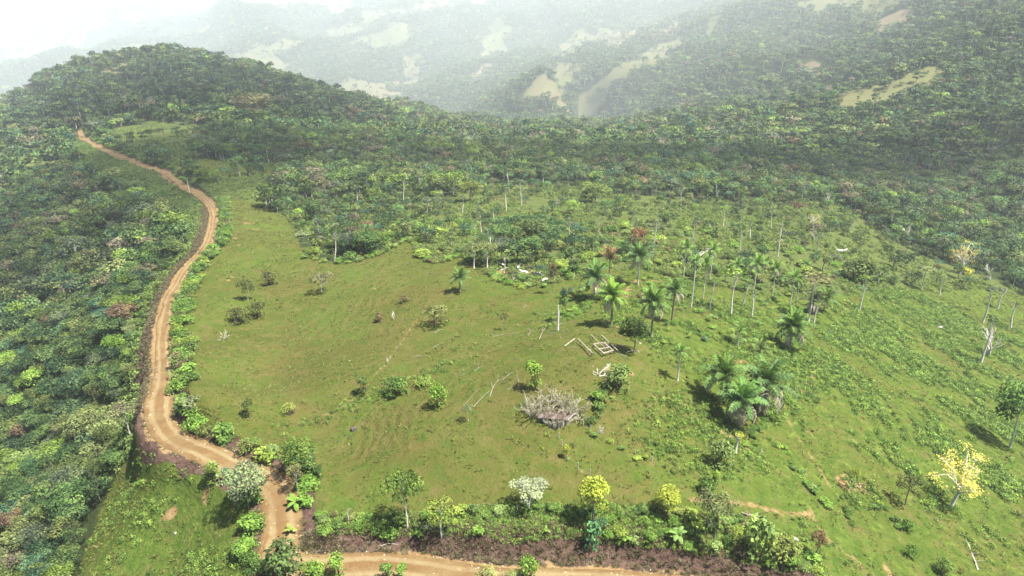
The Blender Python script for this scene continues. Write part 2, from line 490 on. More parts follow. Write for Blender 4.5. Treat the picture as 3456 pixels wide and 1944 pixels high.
def add_obj(name, me, mat=None, parent=None, kind=None, label=None, cat=None, group=None, loc=None):
    o = bpy.data.objects.new(name, me)
    COL.objects.link(o)
    if mat is not None and me is not None and not me.materials:
        me.materials.append(mat)
    if parent is not None:
        o.parent = parent
    if loc is not None:
        o.location = loc
    for k, v in (('kind', kind), ('label', label), ('category', cat), ('group', group)):
        if v:
            o[k] = v
    return o


class Nodes:
    """Terse node building."""

    def __init__(self, name):
        self.m = bpy.data.materials.new(name)
        self.m.use_nodes = True
        self.t = self.m.node_tree
        self.t.nodes.clear()
        self.out = self.t.nodes.new('ShaderNodeOutputMaterial')

    def n(self, kind, **kw):
        nd = self.t.nodes.new('ShaderNode' + kind)
        ins = kw.pop('ins', {})
        for k, v in kw.items():
            setattr(nd, k, v)
        for k, v in ins.items():
            self.set(nd, k, v)
        return nd

    def set(self, nd, k, v):
        s = nd.inputs[k]
        if isinstance(v, bpy.types.NodeSocket):
            self.t.links.new(v, s)
        elif isinstance(v, bpy.types.Node):
            self.t.links.new(v.outputs[0], s)
        else:
            if hasattr(s.default_value, '__len__') and len(s.default_value) == 4 and hasattr(v, '__len__') and len(v) == 3:
                v = (*v, 1)
            s.default_value = v

    def attr(self, name, kind='GEOMETRY', out='Fac'):
        return self.n('Attribute', attribute_name=name, attribute_type=kind).outputs[out]

    def mix(self, f, a, b, mode='MIX'):
        nd = self.n('MixRGB', blend_type=mode)
        for k, v in (('Fac', f), ('Color1', a), ('Color2', b)):
            self.set(nd, k, v)
        return nd.outputs[0]

    def math(self, op, a, b=0.0, clamp=False):
        nd = self.n('Math', operation=op, use_clamp=clamp)
        self.set(nd, 0, a)
        self.set(nd, 1, b)
        return nd.outputs[0]

    def noise(self, vec, scale, detail=3, rough=0.55, dist=0.0):
        nd = self.n('TexNoise', ins={'Vector': vec, 'Scale': scale, 'Detail': detail, 'Roughness': rough, 'Distortion': dist})
        return nd.outputs['Fac']

    def ramp(self, f, lo, hi):
        nd = self.n('MapRange', interpolation_type='SMOOTHSTEP', ins={'Value': f, 'From Min': lo, 'From Max': hi})
        return nd.outputs[0]

    def bsdf(self, col, rough=0.9, spec=0.15, bump=None, strength=0.4, dist=0.2):
        b = self.n('BsdfPrincipled', ins={'Base Color': col, 'Roughness': rough, 'Specular IOR Level': spec})
        if bump is not None:
            bn = self.n('Bump', ins={'Height': bump, 'Strength': strength, 'Distance': dist})
            self.set(b, 'Normal', bn)
        self.t.links.new(b.outputs[0], self.out.inputs['Surface'])
        return self.m


def simple_mat(name, col, col2=None, scale=3.0, rough=0.85, spec=0.2, stretch=None):
    n = Nodes(name)
    co = n.n('TexCoord').outputs['Object']
    if stretch:
        co = n.n('Mapping', ins={'Vector': co, 'Scale': stretch}).outputs[0]
    f = n.noise(co, scale, 4)
    c = n.mix(n.ramp(f, 0.35, 0.65), col, col2 or tuple(v * 0.6 for v in col))
    return n.bsdf(c, rough, spec, f, 0.3, 0.05)


def ground_material():
    n = Nodes('pasture_and_earth')
    pos = n.n('NewGeometry').outputs['Position']
    sep = n.n('SeparateXYZ', ins={0: pos})
    n_big = n.noise(pos, 0.035, 4)
    n_mid = n.noise(pos, 0.16, 4)
    n_sm = n.noise(pos, 0.7, 4, 0.65)
    n_fine = n.noise(pos, 2.6, 3, 0.7)
    # cattle terraces follow the contour lines
    wob = n.math('MULTIPLY', n.math('SUBTRACT', n_mid, 0.5), 2.2)
    ph = n.math('MULTIPLY', n.math('ADD', sep.outputs['Z'], n.math('ADD', wob, n.math('MULTIPLY', n_sm, 0.35))), 9.0)
    terr = n.math('MULTIPLY', n.math('ADD', n.math('SINE', ph), 1.0), 0.5)
    patch = n.ramp(n.noise(pos, 0.06, 3), 0.38, 0.62)
    terr_f = n.math('MULTIPLY', n.math('MULTIPLY', terr, patch), n.attr('meadow'))
    green = n.mix(n.ramp(n_mid, 0.3, 0.7), (0.0529, 0.0654, 0.0132), (0.0711, 0.0838, 0.0191))
    lush = n.mix(n.ramp(n_sm, 0.35, 0.7), (0.0575, 0.0926, 0.0162), (0.0794, 0.1213, 0.0235))
    brown = n.mix(n.ramp(n_sm, 0.3, 0.7), (0.0756, 0.0622, 0.0206), (0.0937, 0.0798, 0.0272))
    c = n.mix(n.math('MULTIPLY', n.ramp(n_big, 0.40, 0.62), 0.55), green, lush)
    c = n.mix(n.math('MULTIPLY', n.attr('weed'), 0.45), c, lush)
    c = n.mix(n.math('MULTIPLY', n.ramp(n.attr('dryness'), 0.45, 0.95), 0.6), c, brown)
    c = n.mix(n.math('MULTIPLY', n.math('MULTIPLY', terr_f, n.math('SUBTRACT', 1.0, n.math('MULTIPLY', n.attr('weed'), 0.7))), 0.60), c, brown)
    n_p = n.noise(pos, 0.32, 5, 0.7)
    n_w = n.noise(pos, 0.5, 5, 0.72, 0.4)
    c = n.mix(n.math('MULTIPLY', n.attr('weed'), n.math('MULTIPLY', n.ramp(n_w, 0.50, 0.62), 0.85)), c, (0.0367, 0.0707, 0.0126))
    c = n.mix(n.math('MULTIPLY', n.attr('weed'), n.math('MULTIPLY', n.ramp(n_w, 0.46, 0.34), 0.7)), c, (0.1080, 0.1596, 0.0294))
    c = n.mix(n.math('MULTIPLY', n.ramp(n_p, 0.53, 0.68), 0.75), c, (0.1021, 0.0838, 0.0331))
    c = n.mix(n.math('MULTIPLY', n.ramp(n_p, 0.47, 0.32), 0.8), c, (0.0438, 0.0782, 0.0132))
    c = n.mix(n.math('MULTIPLY', n.ramp(n_fine, 0.50, 0.75), 0.6), c, (0.0333, 0.0495, 0.0088))
    c = n.mix(n.math('MULTIPLY', n.ramp(n_sm, 0.60, 0.74), 0.55), c, (0.0416, 0.0622, 0.0110))
    # litter and soil under trees
    floor_c = n.mix(n_sm, (0.0210, 0.0308, 0.0126), (0.0420, 0.0532, 0.0210))
    scrub_c = n.mix(n.ramp(n_sm, 0.35, 0.6), (0.046, 0.068, 0.018), (0.080, 0.094, 0.030))
    hedge_c = n.mix(n.ramp(n_sm, 0.35, 0.6), (0.0280, 0.0406, 0.0105), (0.0560, 0.0700, 0.0168))
    base = n.mix(n.attr('meadow'), floor_c, c)
    base = n.mix(n.attr('scrub'), base, scrub_c)
    base = n.mix(n.attr('hedge'), base, hedge_c)
    clear_c = n.mix(n.attr('dryness'), (0.0945, 0.1050, 0.0420), (0.1610, 0.1295, 0.0805))
    f_cl = n.ramp(n.math('ADD', n.attr('clearing'), n.math('MULTIPLY', n.math('SUBTRACT', n.noise(pos, 0.03, 5, 0.7), 0.5), 1.3)), 0.3, 0.75)
    base = n.mix(f_cl, base, n.mix(n.ramp(n_mid, 0.3, 0.7), clear_c, n.mix(0.35, clear_c, (0.0700, 0.0840, 0.0280))))
    bank_c = n.mix(n.ramp(n_sm, 0.3, 0.68), (0.046, 0.026, 0.022), (0.092, 0.060, 0.046))
    bank_c = n.mix(n.ramp(n_fine, 0.5, 0.8), bank_c, (0.14, 0.105, 0.072))
    edge = n.math('SUBTRACT', n_sm, 0.5)
    f_bank = n.ramp(n.math('ADD', n.attr('bank'), edge), 0.35, 0.6)
    base = n.mix(f_bank, base, bank_c)
    soil_c = n.mix(n.ramp(n_sm, 0.3, 0.7), (0.165, 0.100, 0.046), (0.215, 0.155, 0.078))
    f_soil = n.ramp(n.math('ADD', n.attr('soil'), n.math('MULTIPLY', edge, 0.9)), 0.30, 0.72)
    base = n.mix(f_soil, base, soil_c)
    h = n.math('ADD', n.math('MULTIPLY', n_fine, 0.5), n.math('ADD', n.math('MULTIPLY', n_sm, 1.1), n.math('MULTIPLY', n.math('MULTIPLY', terr_f, n.math('SUBTRACT', 1.0, n.attr('weed'))), -0.35)))
    return n.bsdf(base, 1.0, 0.0, h, 1.0, 0.40)


ground_q = (np.arange(N_R - 1)[:, None] * N_A + np.arange(N_A - 1)[None, :]).ravel()
gquads = np.stack([ground_q, ground_q + 1, ground_q + N_A + 1, ground_q + N_A], 1)[:, ::-1]
g_me = new_mesh('ground', np.c_[gx, gy, gz], gquads, smooth_shade=True, attrs=masks)
ground_o = add_obj('ground', g_me, ground_material(), kind='structure', label='hilly pasture and forest ground sloping down to a valley')


# the dirt road itself, a crowned strip bedded on its bench
def road_material():
    n = Nodes('red_dirt_road')
    pos = n.n('NewGeometry').outputs['Position']
    across = n.attr('across')
    n1, n2, n3 = n.noise(pos, 0.25, 3), n.noise(pos, 1.4, 4, 0.65), n.noise(pos, 6.0, 2, 0.7)
    c = n.mix(n.ramp(n1, 0.35, 0.65), (0.1214, 0.0711, 0.0291), (0.1507, 0.1048, 0.0476))
    tr = n.math('ABSOLUTE', n.math('SUBTRACT', n.math('ABSOLUTE', n.math('ADD', across, n.math('MULTIPLY', n.math('SUBTRACT', n1, 0.5), 0.35))), 0.42))
    c = n.mix(n.math('MULTIPLY', n.ramp(tr, 0.24, 0.05), 0.9), c, (0.1883, 0.1451, 0.0750))
    c = n.mix(n.math('MULTIPLY', n.ramp(n2, 0.52, 0.72), 0.55), c, (0.0879, 0.0468, 0.0194))
    c = n.mix(n.math('MULTIPLY', n.ramp(n3, 0.60, 0.72), 0.6), c, (0.2762, 0.2434, 0.1588))
    e = n.ramp(n.math('ABSOLUTE', across), 0.78, 1.0)
    blot = n.ramp(n.noise(pos, 0.09, 4, 0.6), 0.50, 0.66)
    c = n.mix(n.math('MULTIPLY', blot, 0.45), c, (0.0963, 0.0562, 0.0247))
    verge = n.ramp(n.math('ADD', n.math('ABSOLUTE', across), n.math('MULTIPLY', n.math('SUBTRACT', n2, 0.5), 0.7)), 0.82, 0.98)
    c = n.mix(n.math('MULTIPLY', verge, 0.75), c, (0.0586, 0.0655, 0.0194))
    c = n.mix(n.math('MULTIPLY', e, 0.4), c, (0.0795, 0.0431, 0.0203))
    return n.bsdf(c, 0.95, 0.08, n.math('ADD', n2, n.math('MULTIPLY', n3, 0.4)), 0.5, 0.08)


def road_mesh(line, half, prof=13):
    t = np.gradient(line[:, :2], axis=0)
    t /= np.linalg.norm(t, axis=1)[:, None] + 1e-9
    nrm = np.stack([-t[:, 1], t[:, 0]], 1)
    u = np.linspace(-1, 1, prof)
    vs, ac = [], []
    for k in range(len(line)):
        w = half[k] * (1 + 0.2 * vnoise(np.array([k * 1.0]), np.array([0.0]), 3, 44)[0])
        xy = line[k, :2] + nrm[k] * (u * (w + 0.5))[:, None]
        crown = 0.10 - 0.16 * u * u - 0.07 * np.exp(-((np.abs(u) - 0.42) / 0.13) ** 2)
        zz = np.maximum(line[k, 2] + crown, 0) if False else line[k, 2] + 0.12 + crown
        low = np.abs(u) > 0.95
        zz = np.where(low, zz - 0.25, zz)
        vs.append(np.c_[xy, np.maximum(zz, ground(xy[:, 0], xy[:, 1]) + np.where(low, -0.2, 0.06))])
        ac.append(u)
    nl = len(line)
    b = (np.arange(nl - 1)[:, None] * prof + np.arange(prof - 1)[None, :]).ravel()
    return new_mesh('dirt_road', np.vstack(vs), np.stack([b, b + prof, b + prof + 1, b + 1], 1)[:, ::-1], smooth_shade=True, attrs={'across': np.concatenate(ac)})


add_obj('dirt_road', road_mesh(ROAD, ROAD_HALF), road_material(), kind='structure', label='rutted ochre dirt road winding along the ridge')

# the humid air between here and the far slopes
hz = Nodes('humid_air')
hv = hz.n('VolumePrincipled', ins={'Color': (0.84, 0.93, 1.0), 'Density': HAZE_DENSITY, 'Anisotropy': 0.05})
hz.t.links.new(hv.outputs[0], hz.out.inputs['Volume'])
z_lo, z_hi = float(gz.min()) - 2.0, max(25.0, float(gz.max()) + 45.0)
b_lo, b_hi = np.array([-7200.0, -900.0, z_lo]), np.array([7200.0, 7000.0, z_hi])
hvx = np.array([[(b_lo, b_hi)[i][0], (b_lo, b_hi)[j][1], (b_lo, b_hi)[k][2]] for i in (0, 1) for j in (0, 1) for k in (0, 1)])
hme = new_mesh('haze', hvx, [(0, 1, 3, 2), (4, 6, 7, 5), (0, 4, 5, 1), (2, 3, 7, 6), (0, 2, 6, 4), (1, 5, 7, 3)])
add_obj('haze', hme, hz.m, kind='stuff', label='pale humid haze filling the air of the valley')

# a bank of mist lying in the valley beyond the left hill
def dome_mesh(name, c, r, n=24):
    u, v = np.linspace(0, 2 * math.pi, n * 2, endpoint=False), np.linspace(0, math.pi, n)
    vs = [[0, 0, 1.0]] + [[math.sin(b) * math.cos(a), math.sin(b) * math.sin(a), math.cos(b)] for b in v[1:-1] for a in u] + [[0, 0, -1.0]]
    vs = [[math.copysign(abs(c_) ** 0.6, c_) for c_ in p_] for p_ in vs]
    m, k = len(u), n - 2
    q = [[1 + i * m + j, 1 + (i + 1) * m + j, 1 + (i + 1) * m + (j + 1) % m, 1 + i * m + (j + 1) % m] for i in range(k - 1) for j in range(m)]
    t = [[0, 1 + j, 1 + (j + 1) % m] for j in range(m)] + [[len(vs) - 1, 1 + (k - 1) * m + (j + 1) % m, 1 + (k - 1) * m + j] for j in range(m)]
    return new_mesh(name, np.array(vs) * np.array(r) + np.array(c), q, t)


mz = Nodes('valley_mist')
mv = mz.n('VolumePrincipled', ins={'Color': (0.90, 0.96, 1.0), 'Density': MIST_DENSITY, 'Anisotropy': 0.05})
mz.t.links.new(mv.outputs[0], mz.out.inputs['Volume'])
add_obj('mist', dome_mesh('mist', (-1700, 3650, (z_lo + z_hi) / 2), (3500, 2950, (z_hi - z_lo) / 2 - 3)), mz.m, kind='stuff', label='white mist lying in the far valley behind the left hill')

# thin clouds drifting high over the slopes, well above the humid air: their soft shadows lie on the middle woods
cz = Nodes('thin_cloud')
cv_ = cz.n('VolumePrincipled', ins={'Color': (1, 1, 1), 'Density': 0.0085, 'Anisotropy': 0.6})
cz.t.links.new(cv_.outputs[0], cz.out.inputs['Volume'])
CLOUD_Z = 900.0
for tx, ty, rx, ry in ((60, 600, 400, 95), (430, 640, 300, 80), (-270, 430, 120, 190), (-330, 860, 210, 110)):
    zg = float(ground(tx, ty))
    k_ = (CLOUD_Z - zg) / math.tan(SUN_EL)
    c_ = (tx + k_ * math.sin(SUN_AZ), ty + k_ * math.cos(SUN_AZ), CLOUD_Z + 0.05 * rx)
    me_ = dome_mesh('cloud', (0, 0, 0), (rx, ry, 42), 28)
    co_ = np.empty(len(me_.vertices) * 3, np.float32)
    me_.vertices.foreach_get('co', co_)
    co_ = co_.reshape(-1, 3)
    w_ = 1 + 0.30 * fbm(co_[:, 0] + tx, co_[:, 1] + ty, 160, 3, 15)
    co_ *= w_[:, None]
    me_.vertices.foreach_set('co', co_.ravel())
    add_obj('cloud', me_, cz.m, kind='stuff', label='thin drifting cloud high above the wooded slopes', loc=c_)

# ------------------------------------------------------------------ foliage: crowns of small leaf sprays on trunks and limbs
def leaf_material(name, src, base=(1, 1, 1), transl=0.16):
    """src 'object': colour from the object; src 'instancer': colour from the scattered point."""
    n = Nodes(name)
    if src == 'object':
        col = n.n('ObjectInfo').outputs['Color']
    elif src == 'instancer':
        col = n.attr('tone', 'INSTANCER', 'Color')
    else:
        col = n.n('RGB').outputs[0]
        col.default_value = (*base, 1)
    t = n.attr('tint')
    hue = n.mix(n.ramp(t, 0.35, 0.95), col, n.mix(0.30, col, (0.21, 0.25, 0.055)))
    v = n.n('HueSaturation', ins={'Hue': 0.5, 'Saturation': 1.0, 'Value': n.math('ADD', 0.50, n.math('MULTIPLY', t, 1.0)), 'Fac': 1.0, 'Color': hue}).outputs[0]
    d = n.n('BsdfPrincipled', ins={'Base Color': v, 'Roughness': 0.6, 'Specular IOR Level': 0.08})
    tr = n.n('BsdfTranslucent', ins={'Color': n.mix(0.35, v, (0.16, 0.22, 0.03))})
    mx = n.n('MixShader', ins={0: transl})
    n.set(mx, 1, d)
    n.set(mx, 2, tr)
    n.t.links.new(mx.outputs[0], n.out.inputs['Surface'])
    return n.m


def unit(v):
    return v / (np.linalg.norm(v, axis=-1, keepdims=True) + 1e-9)


def leaf_quads(centers, normals, size, r, aspect=0.62, fold=0.0):
    """A lozenge-like quad per centre, lying across its normal, turned at random."""
    n = len(centers)
    a = unit(np.cross(normals, unit(r.normal(size=(n, 3)))))
    b = np.cross(normals, a)
    s = np.asarray(size).reshape(-1, 1) * r.uniform(0.65, 1.3, (n, 1))
    h = s * aspect
    v = np.stack([centers - a * s, centers - b * h * r.uniform(0.7, 1.1, (n, 1)) - normals * s * fold, centers + a * s, centers + b * h * r.uniform(0.7, 1.1, (n, 1)) - normals * s * fold], 1)
    return v.reshape(-1, 3)


def crown_arrays(seed, R, H, z0, lumps, leaves, size, spread=0.30, flat=0.0, gap=0.25):
    """A crown: lumps set over a dome of radius R and height H standing at z0, each lump a shell of leaf sprays."""
    r = np.random.default_rng(seed)
    cen, rad, tin = [], [], []
    for k in range(lumps):
        ph = k * 2.39996 + r.uniform(-0.5, 0.5)
        q = math.sqrt((k + 0.5) / lumps)
        rho = R * (1 - spread) * q * r.uniform(0.8, 1.12)
        top = math.sqrt(max(0.0, 1 - (rho / R) ** 2))
        zz = z0 + H * (0.40 + 0.42 * top * (1 - flat) + 0.30 * flat) + r.uniform(-0.10, 0.10) * H
        cen.append((rho * math.cos(ph) * r.uniform(0.9, 1.1), rho * math.sin(ph), zz))
        rad.append(R * spread * r.uniform(0.85, 1.45))
        tin.append(r.uniform(0.15, 0.85))
    low = max(2, lumps // 3)
    for k in range(low):
        ph = k * 2.39996 * 1.7 + 1.0
        cen.append((R * 0.55 * math.cos(ph), R * 0.55 * math.sin(ph), z0 + H * 0.28))
        rad.append(R * spread * 1.1)
        tin.append(r.uniform(0.1, 0.5))
    cen, rad, tin = np.array(cen), np.array(rad), np.array(tin)
    w = rad ** 2
    idx = r.choice(len(cen), size=leaves, p=w / w.sum())
    d = r.normal(size=(leaves, 3))
    d[:, 2] = np.abs(d[:, 2]) * 1.0 - 0.35
    d = unit(d)
    sq = np.array([1, 1, min(1.0, 0.9 * H / R)])
    c = cen[idx] + d * sq * (rad[idx] * r.uniform(0.72, 1.06, leaves))[:, None]
    nrm = unit(d * 0.7 + np.array([0, 0, 0.55]) + r.normal(size=(leaves, 3)) * 0.38)
    v = leaf_quads(c, nrm, size, r)
    t = np.clip(tin[idx] + r.normal(size=leaves) * 0.22, 0, 1)
    return v, np.repeat(t, 4), cen, rad


def quads_for(v):
    return np.arange(len(v)).reshape(-1, 4)


def tube(pts, radii, sides=6):
    pts = np.asarray(pts, float)
    radii = np.asarray(radii, float)
    t = unit(np.gradient(pts, axis=0))
    ref = np.array([0.31, 0.95, 0.05])
    a = unit(np.cross(t, ref))
    b = np.cross(t, a)
    ang = np.linspace(0, 2 * math.pi, sides, endpoint=False)
    v = pts[:, None] + radii[:, None, None] * (np.cos(ang)[None, :, None] * a[:, None] + np.sin(ang)[None, :, None] * b[:, None])
    n = len(pts)
    i, j = np.meshgrid(np.arange(n - 1), np.arange(sides), indexing='ij')
    q = np.stack([i * sides + j, i * sides + (j + 1) % sides, (i + 1) * sides + (j + 1) % sides, (i + 1) * sides + j], -1).reshape(-1, 4)
    return v.reshape(-1, 3), q


class Geo:
    def __init__(self):
        self.v, self.q, self.t, self.n = [], [], [], 0

    def add(self, v, q, tint=0.5):
        self.v.append(v)
        self.q.append(np.asarray(q) + self.n)
        self.t.append(np.broadcast_to(np.asarray(tint, float), (len(v),)))
        self.n += len(v)

    def tube(self, p, r, sides=6, tint=0.5):
        self.add(*tube(p, r, sides), tint)

    def mesh(self, name, smooth_shade=False):
        return new_mesh(name, np.vstack(self.v), np.vstack(self.q), smooth_shade=smooth_shade, attrs={'tint': np.concatenate(self.t)})


def limb(p0, p1, r0, r1, r, sag=0.1, n=5):
    p0, p1 = np.asarray(p0, float), np.asarray(p1, float)
    t = np.linspace(0, 1, n)[:, None]
    l = np.linalg.norm(p1 - p0)
    p = p0 + (p1 - p0) * t + np.array([r.normal(), r.normal(), abs(r.normal())]) * l * sag * np.sin(t * math.pi)
    return p, np.linspace(r0, r1, n)


def trunk_mesh(name, seed, h, r0, cen=None, lean=0.05, limbs=5, n=7):
    """A tapered trunk, roots below ground, with limbs running up into the crown's lumps."""
    r = np.random.default_rng(seed)
    g = Geo()
    t = np.linspace(0, 1, n)
    bend = r.normal(size=2) * lean * h
    p = np.stack([bend[0] * t ** 1.6 + 0.02 * h * np.sin(t * 5 + seed), bend[1] * t ** 1.6, -1.2 + (h + 1.2) * t], 1)
    g.tube(p, r0 * (1 - 0.62 * t) * np.where(t < 0.05, 1.5, 1), 7)
    if cen is not None:
        for c in cen[:limbs]:
            k = r.uniform(0.62, 0.97)
            b = np.array([np.interp(k, t, p[:, i]) for i in range(3)])
            q, rr = limb(b, c, r0 * 0.36, r0 * 0.10, r)
            g.tube(q, rr, 5)
    return g.mesh(name, True)


BARK_GREY = simple_mat('grey_bark', (0.21, 0.19, 0.16), (0.10, 0.085, 0.07), 2.0)
BARK_PALE = simple_mat('pale_bark', (0.60, 0.57, 0.50), (0.40, 0.37, 0.31), 1.6)
BARK_BROWN = simple_mat('brown_bark', (0.15, 0.10, 0.065), (0.075, 0.05, 0.035), 2.0)
LEAF_OBJ = leaf_material('leaves_by_tree', 'object')
LEAF_PT = leaf_material('leaves_scattered', 'instancer')

# (crown radius, crown height, crown base height, lumps, leaf sprays, spray size, flatness, lump spread)
CROWN_KINDS = {
    'rounded': (4.6, 5.6, 5.0, 13, 2000, 0.30, 0.0, 0.32),
    'domed': (5.4, 4.8, 6.0, 17, 2200, 0.30, 0.1, 0.27),
    'spreading': (5.8, 3.2, 8.0, 15, 1700, 0.29, 0.75, 0.27),
    'tall': (3.5, 7.0, 5.0, 11, 1700, 0.29, 0.0, 0.36),
    'ragged': (4.8, 5.2, 6.0, 9, 1200, 0.31, 0.2, 0.26),
    'feathery': (4.4, 4.6, 6.0, 20, 1800, 0.23, 0.3, 0.20),
    'billowing': (6.2, 6.0, 6.0, 24, 2500, 0.31, 0.0, 0.24),
    'open': (4.6, 4.0, 6.5, 12, 800, 0.29, 0.4, 0.24),
}
CROWNS, TRUNKS = {}, {}
for _k, (_nm, _p) in enumerate(CROWN_KINDS.items()):
    R_, H_, Z_, L_, N_, S_, F_, SP_ = _p
    _v, _t, _c, _r = crown_arrays(100 + _k, R_, H_, Z_ - 1.5, L_, N_, S_, SP_, F_)
    CROWNS[_nm] = new_mesh('crown_' + _nm, _v, quads_for(_v), attrs={'tint': _t})
    CROWNS[_nm].materials.append(LEAF_OBJ)
    TRUNKS[_nm] = trunk_mesh('trunk_' + _nm, 300 + _k, Z_ + 0.25 * H_, 0.26, _c, limbs=6)
    TRUNKS[_nm].materials.append(BARK_GREY)

# ---- the woods beyond the trees one can pick out: scattered as one mass
GREENS = np.array([(0.020, 0.048, 0.023), (0.030, 0.067, 0.027), (0.043, 0.088, 0.028), (0.058, 0.084, 0.028), (0.092, 0.112, 0.044), (0.024, 0.066, 0.043),
                   (0.056, 0.076, 0.052), (0.100, 0.086, 0.064), (0.105, 0.170, 0.030), (0.100, 0.058, 0.044)])
GREEN_P = np.array([0.16, 0.17, 0.17, 0.12, 0.10, 0.12, 0.075, 0.035, 0.045, 0.012])
GREEN_P /= GREEN_P.sum()


def instance_sources(kind):
    """Low-cost crowns for the scattered woods (data objects only; they are drawn by the scatter)."""
    out = []
    if kind == 'mid':
        specs = [(4.4, 5.2, 3.5, 11, 560, 0.44, 0.0, 0.32), (5.2, 4.6, 4.5, 14, 620, 0.45, 0.1, 0.28), (5.6, 3.4, 6.0, 12, 520, 0.44, 0.7, 0.27), (3.4, 6.5, 4.0, 9, 480, 0.42, 0.0, 0.36),
                 (4.8, 5.0, 4.5, 8, 440, 0.44, 0.2, 0.27), (6.0, 5.8, 5.0, 19, 720, 0.46, 0.0, 0.24)]
    else:
        specs = [(4.6, 5.0, 3.0, 7, 170, 0.82, 0.0, 0.36), (5.4, 4.6, 3.5, 8, 190, 0.85, 0.1, 0.32), (3.8, 6.0, 3.5, 6, 150, 0.80, 0.0, 0.4), (5.8, 4.2, 4.0, 9, 200, 0.85, 0.4, 0.30)]
    for k, (R_, H_, Z_, L_, N_, S_, F_, SP_) in enumerate(specs):
        v, t, c, r = crown_arrays(500 + k + (50 if kind == 'far' else 0), R_, H_, Z_ - 1.5, L_, N_, S_, SP_, F_)
        g = Geo()
        g.add(v, quads_for(v), t)
        nc = len(g.q[0])
        lean = np.array([0.3 * math.sin(k * 2.0), 0.3 * math.cos(k * 2.0), 0])
        g.tube([(0, 0, -2.0), lean * 0.5 + (0, 0, Z_ * 0.6), lean + (0, 0, Z_ + H_ * 0.45)], (0.30, 0.24, 0.13), 5)
        if kind == 'mid':
            for q_ in range(3):
                g.tube([lean + (0, 0, Z_ * 0.7 + q_), (lean + c[q_] + (0, 0, Z_)) / 2, c[q_]], (0.15, 0.12, 0.06), 4)
        me = g.mesh('wood_crown_%s_%d' % (kind, k))
        me.materials.append(LEAF_PT)
        me.materials.append(BARK_PALE if k % 2 else BARK_GREY)
        me.polygons.foreach_set('material_index', np.r_[np.zeros(nc, np.int32), np.ones(len(me.polygons) - nc, np.int32)])
        out.append(bpy.data.objects.new('wood_crown_source', me))
    return out


def scatter(name, pts, scale, rot, tone, which, sources, mat, label, tilt=None, kind='stuff'):
    """One 'stuff' object: a cloud of points, each carrying one of the sources."""
    me = bpy.data.meshes.new(name)
    n = len(pts)
    me.vertices.add(n)
    me.vertices.foreach_set('co', np.asarray(pts, np.float32).ravel())
    for k, t, v in (('size', 'FLOAT_VECTOR', scale), ('turn', 'FLOAT_VECTOR', rot), ('tone', 'FLOAT_COLOR', tone), ('which', 'INT', which)):
        a = me.attributes.new(k, t, 'POINT')
        v = np.asarray(v)
        if t == 'INT':
            a.data.foreach_set('value', v.astype(np.int32))
        elif t == 'FLOAT_COLOR':
            a.data.foreach_set('color', np.c_[v, np.ones(n)].astype(np.float32).ravel())
        else:
            a.data.foreach_set('vector', v.astype(np.float32).ravel())
    o = add_obj(name, me, kind=kind, label=label)
    ng = bpy.data.node_groups.new(name + '_scatter', 'GeometryNodeTree')
    ng.interface.new_socket('Geometry', in_out='INPUT', socket_type='NodeSocketGeometry')
    ng.interface.new_socket('Geometry', in_out='OUTPUT', socket_type='NodeSocketGeometry')
    gi, go = ng.nodes.new('NodeGroupInput'), ng.nodes.new('NodeGroupOutput')
    gg = ng.nodes.new('GeometryNodeGeometryToInstance')
    for s in reversed(sources):
        oi = ng.nodes.new('GeometryNodeObjectInfo')
        oi.inputs['Object'].default_value = s
        oi.inputs['As Instance'].default_value = True
        ng.links.new(oi.outputs['Geometry'], gg.inputs[0])
    ip = ng.nodes.new('GeometryNodeInstanceOnPoints')
    ip.inputs['Pick Instance'].default_value = True

    def named(nm, typ):
        a = ng.nodes.new('GeometryNodeInputNamedAttribute')
        a.data_type = typ
        a.inputs[0].default_value = nm
        return a.outputs[0]
    join = ng.nodes.new('GeometryNodeJoinGeometry')
    for s in reversed([nd for nd in ng.nodes if nd.bl_idname == 'GeometryNodeObjectInfo']):
        ng.links.new(s.outputs['Geometry'], join.inputs[0])
    ng.nodes.remove(gg)
    ng.links.new(gi.outputs[0], ip.inputs['Points'])
    ng.links.new(join.outputs[0], ip.inputs['Instance'])
    ng.links.new(named('which', 'INT'), ip.inputs['Instance Index'])
    ng.links.new(named('turn', 'FLOAT_VECTOR'), ip.inputs['Rotation'])
    ng.links.new(named('size', 'FLOAT_VECTOR'), ip.inputs['Scale'])
    ng.links.new(ip.outputs[0], go.inputs[0])
    o.modifiers.new('scatter', 'NODES').node_group = ng
    return o


def spaced(r_lo, r_hi, a_max, spacing, seed):
    """Jittered hexagonal points in a sector in front of the camera."""
    r = np.random.default_rng(seed)
    xs = np.arange(-r_hi * math.sin(a_max), r_hi * math.sin(a_max), spacing)
    ys = np.arange(0, r_hi, spacing * 0.87)
    x, y = np.meshgrid(xs, ys)
    x = x + (np.arange(len(ys)) % 2)[:, None] * spacing / 2
    x = (x + r.uniform(-0.36, 0.36, x.shape) * spacing).ravel()
    y = (y + r.uniform(-0.36, 0.36, y.shape) * spacing).ravel()
    rr = np.hypot(x, y)
    m = (rr > r_lo) & (rr <= r_hi) & (np.abs(np.arctan2(x, y)) < a_max)
    return x[m], y[m]


def off_road(x, y, gap):
    m = np.ones(len(x), bool)
    k = (np.abs(y) < 830) & (x < 130) & (x > -520)
    d, _, _ = seg_dist(ROAD[::3], x[k], y[k])
    m[k] = d > gap
    return m


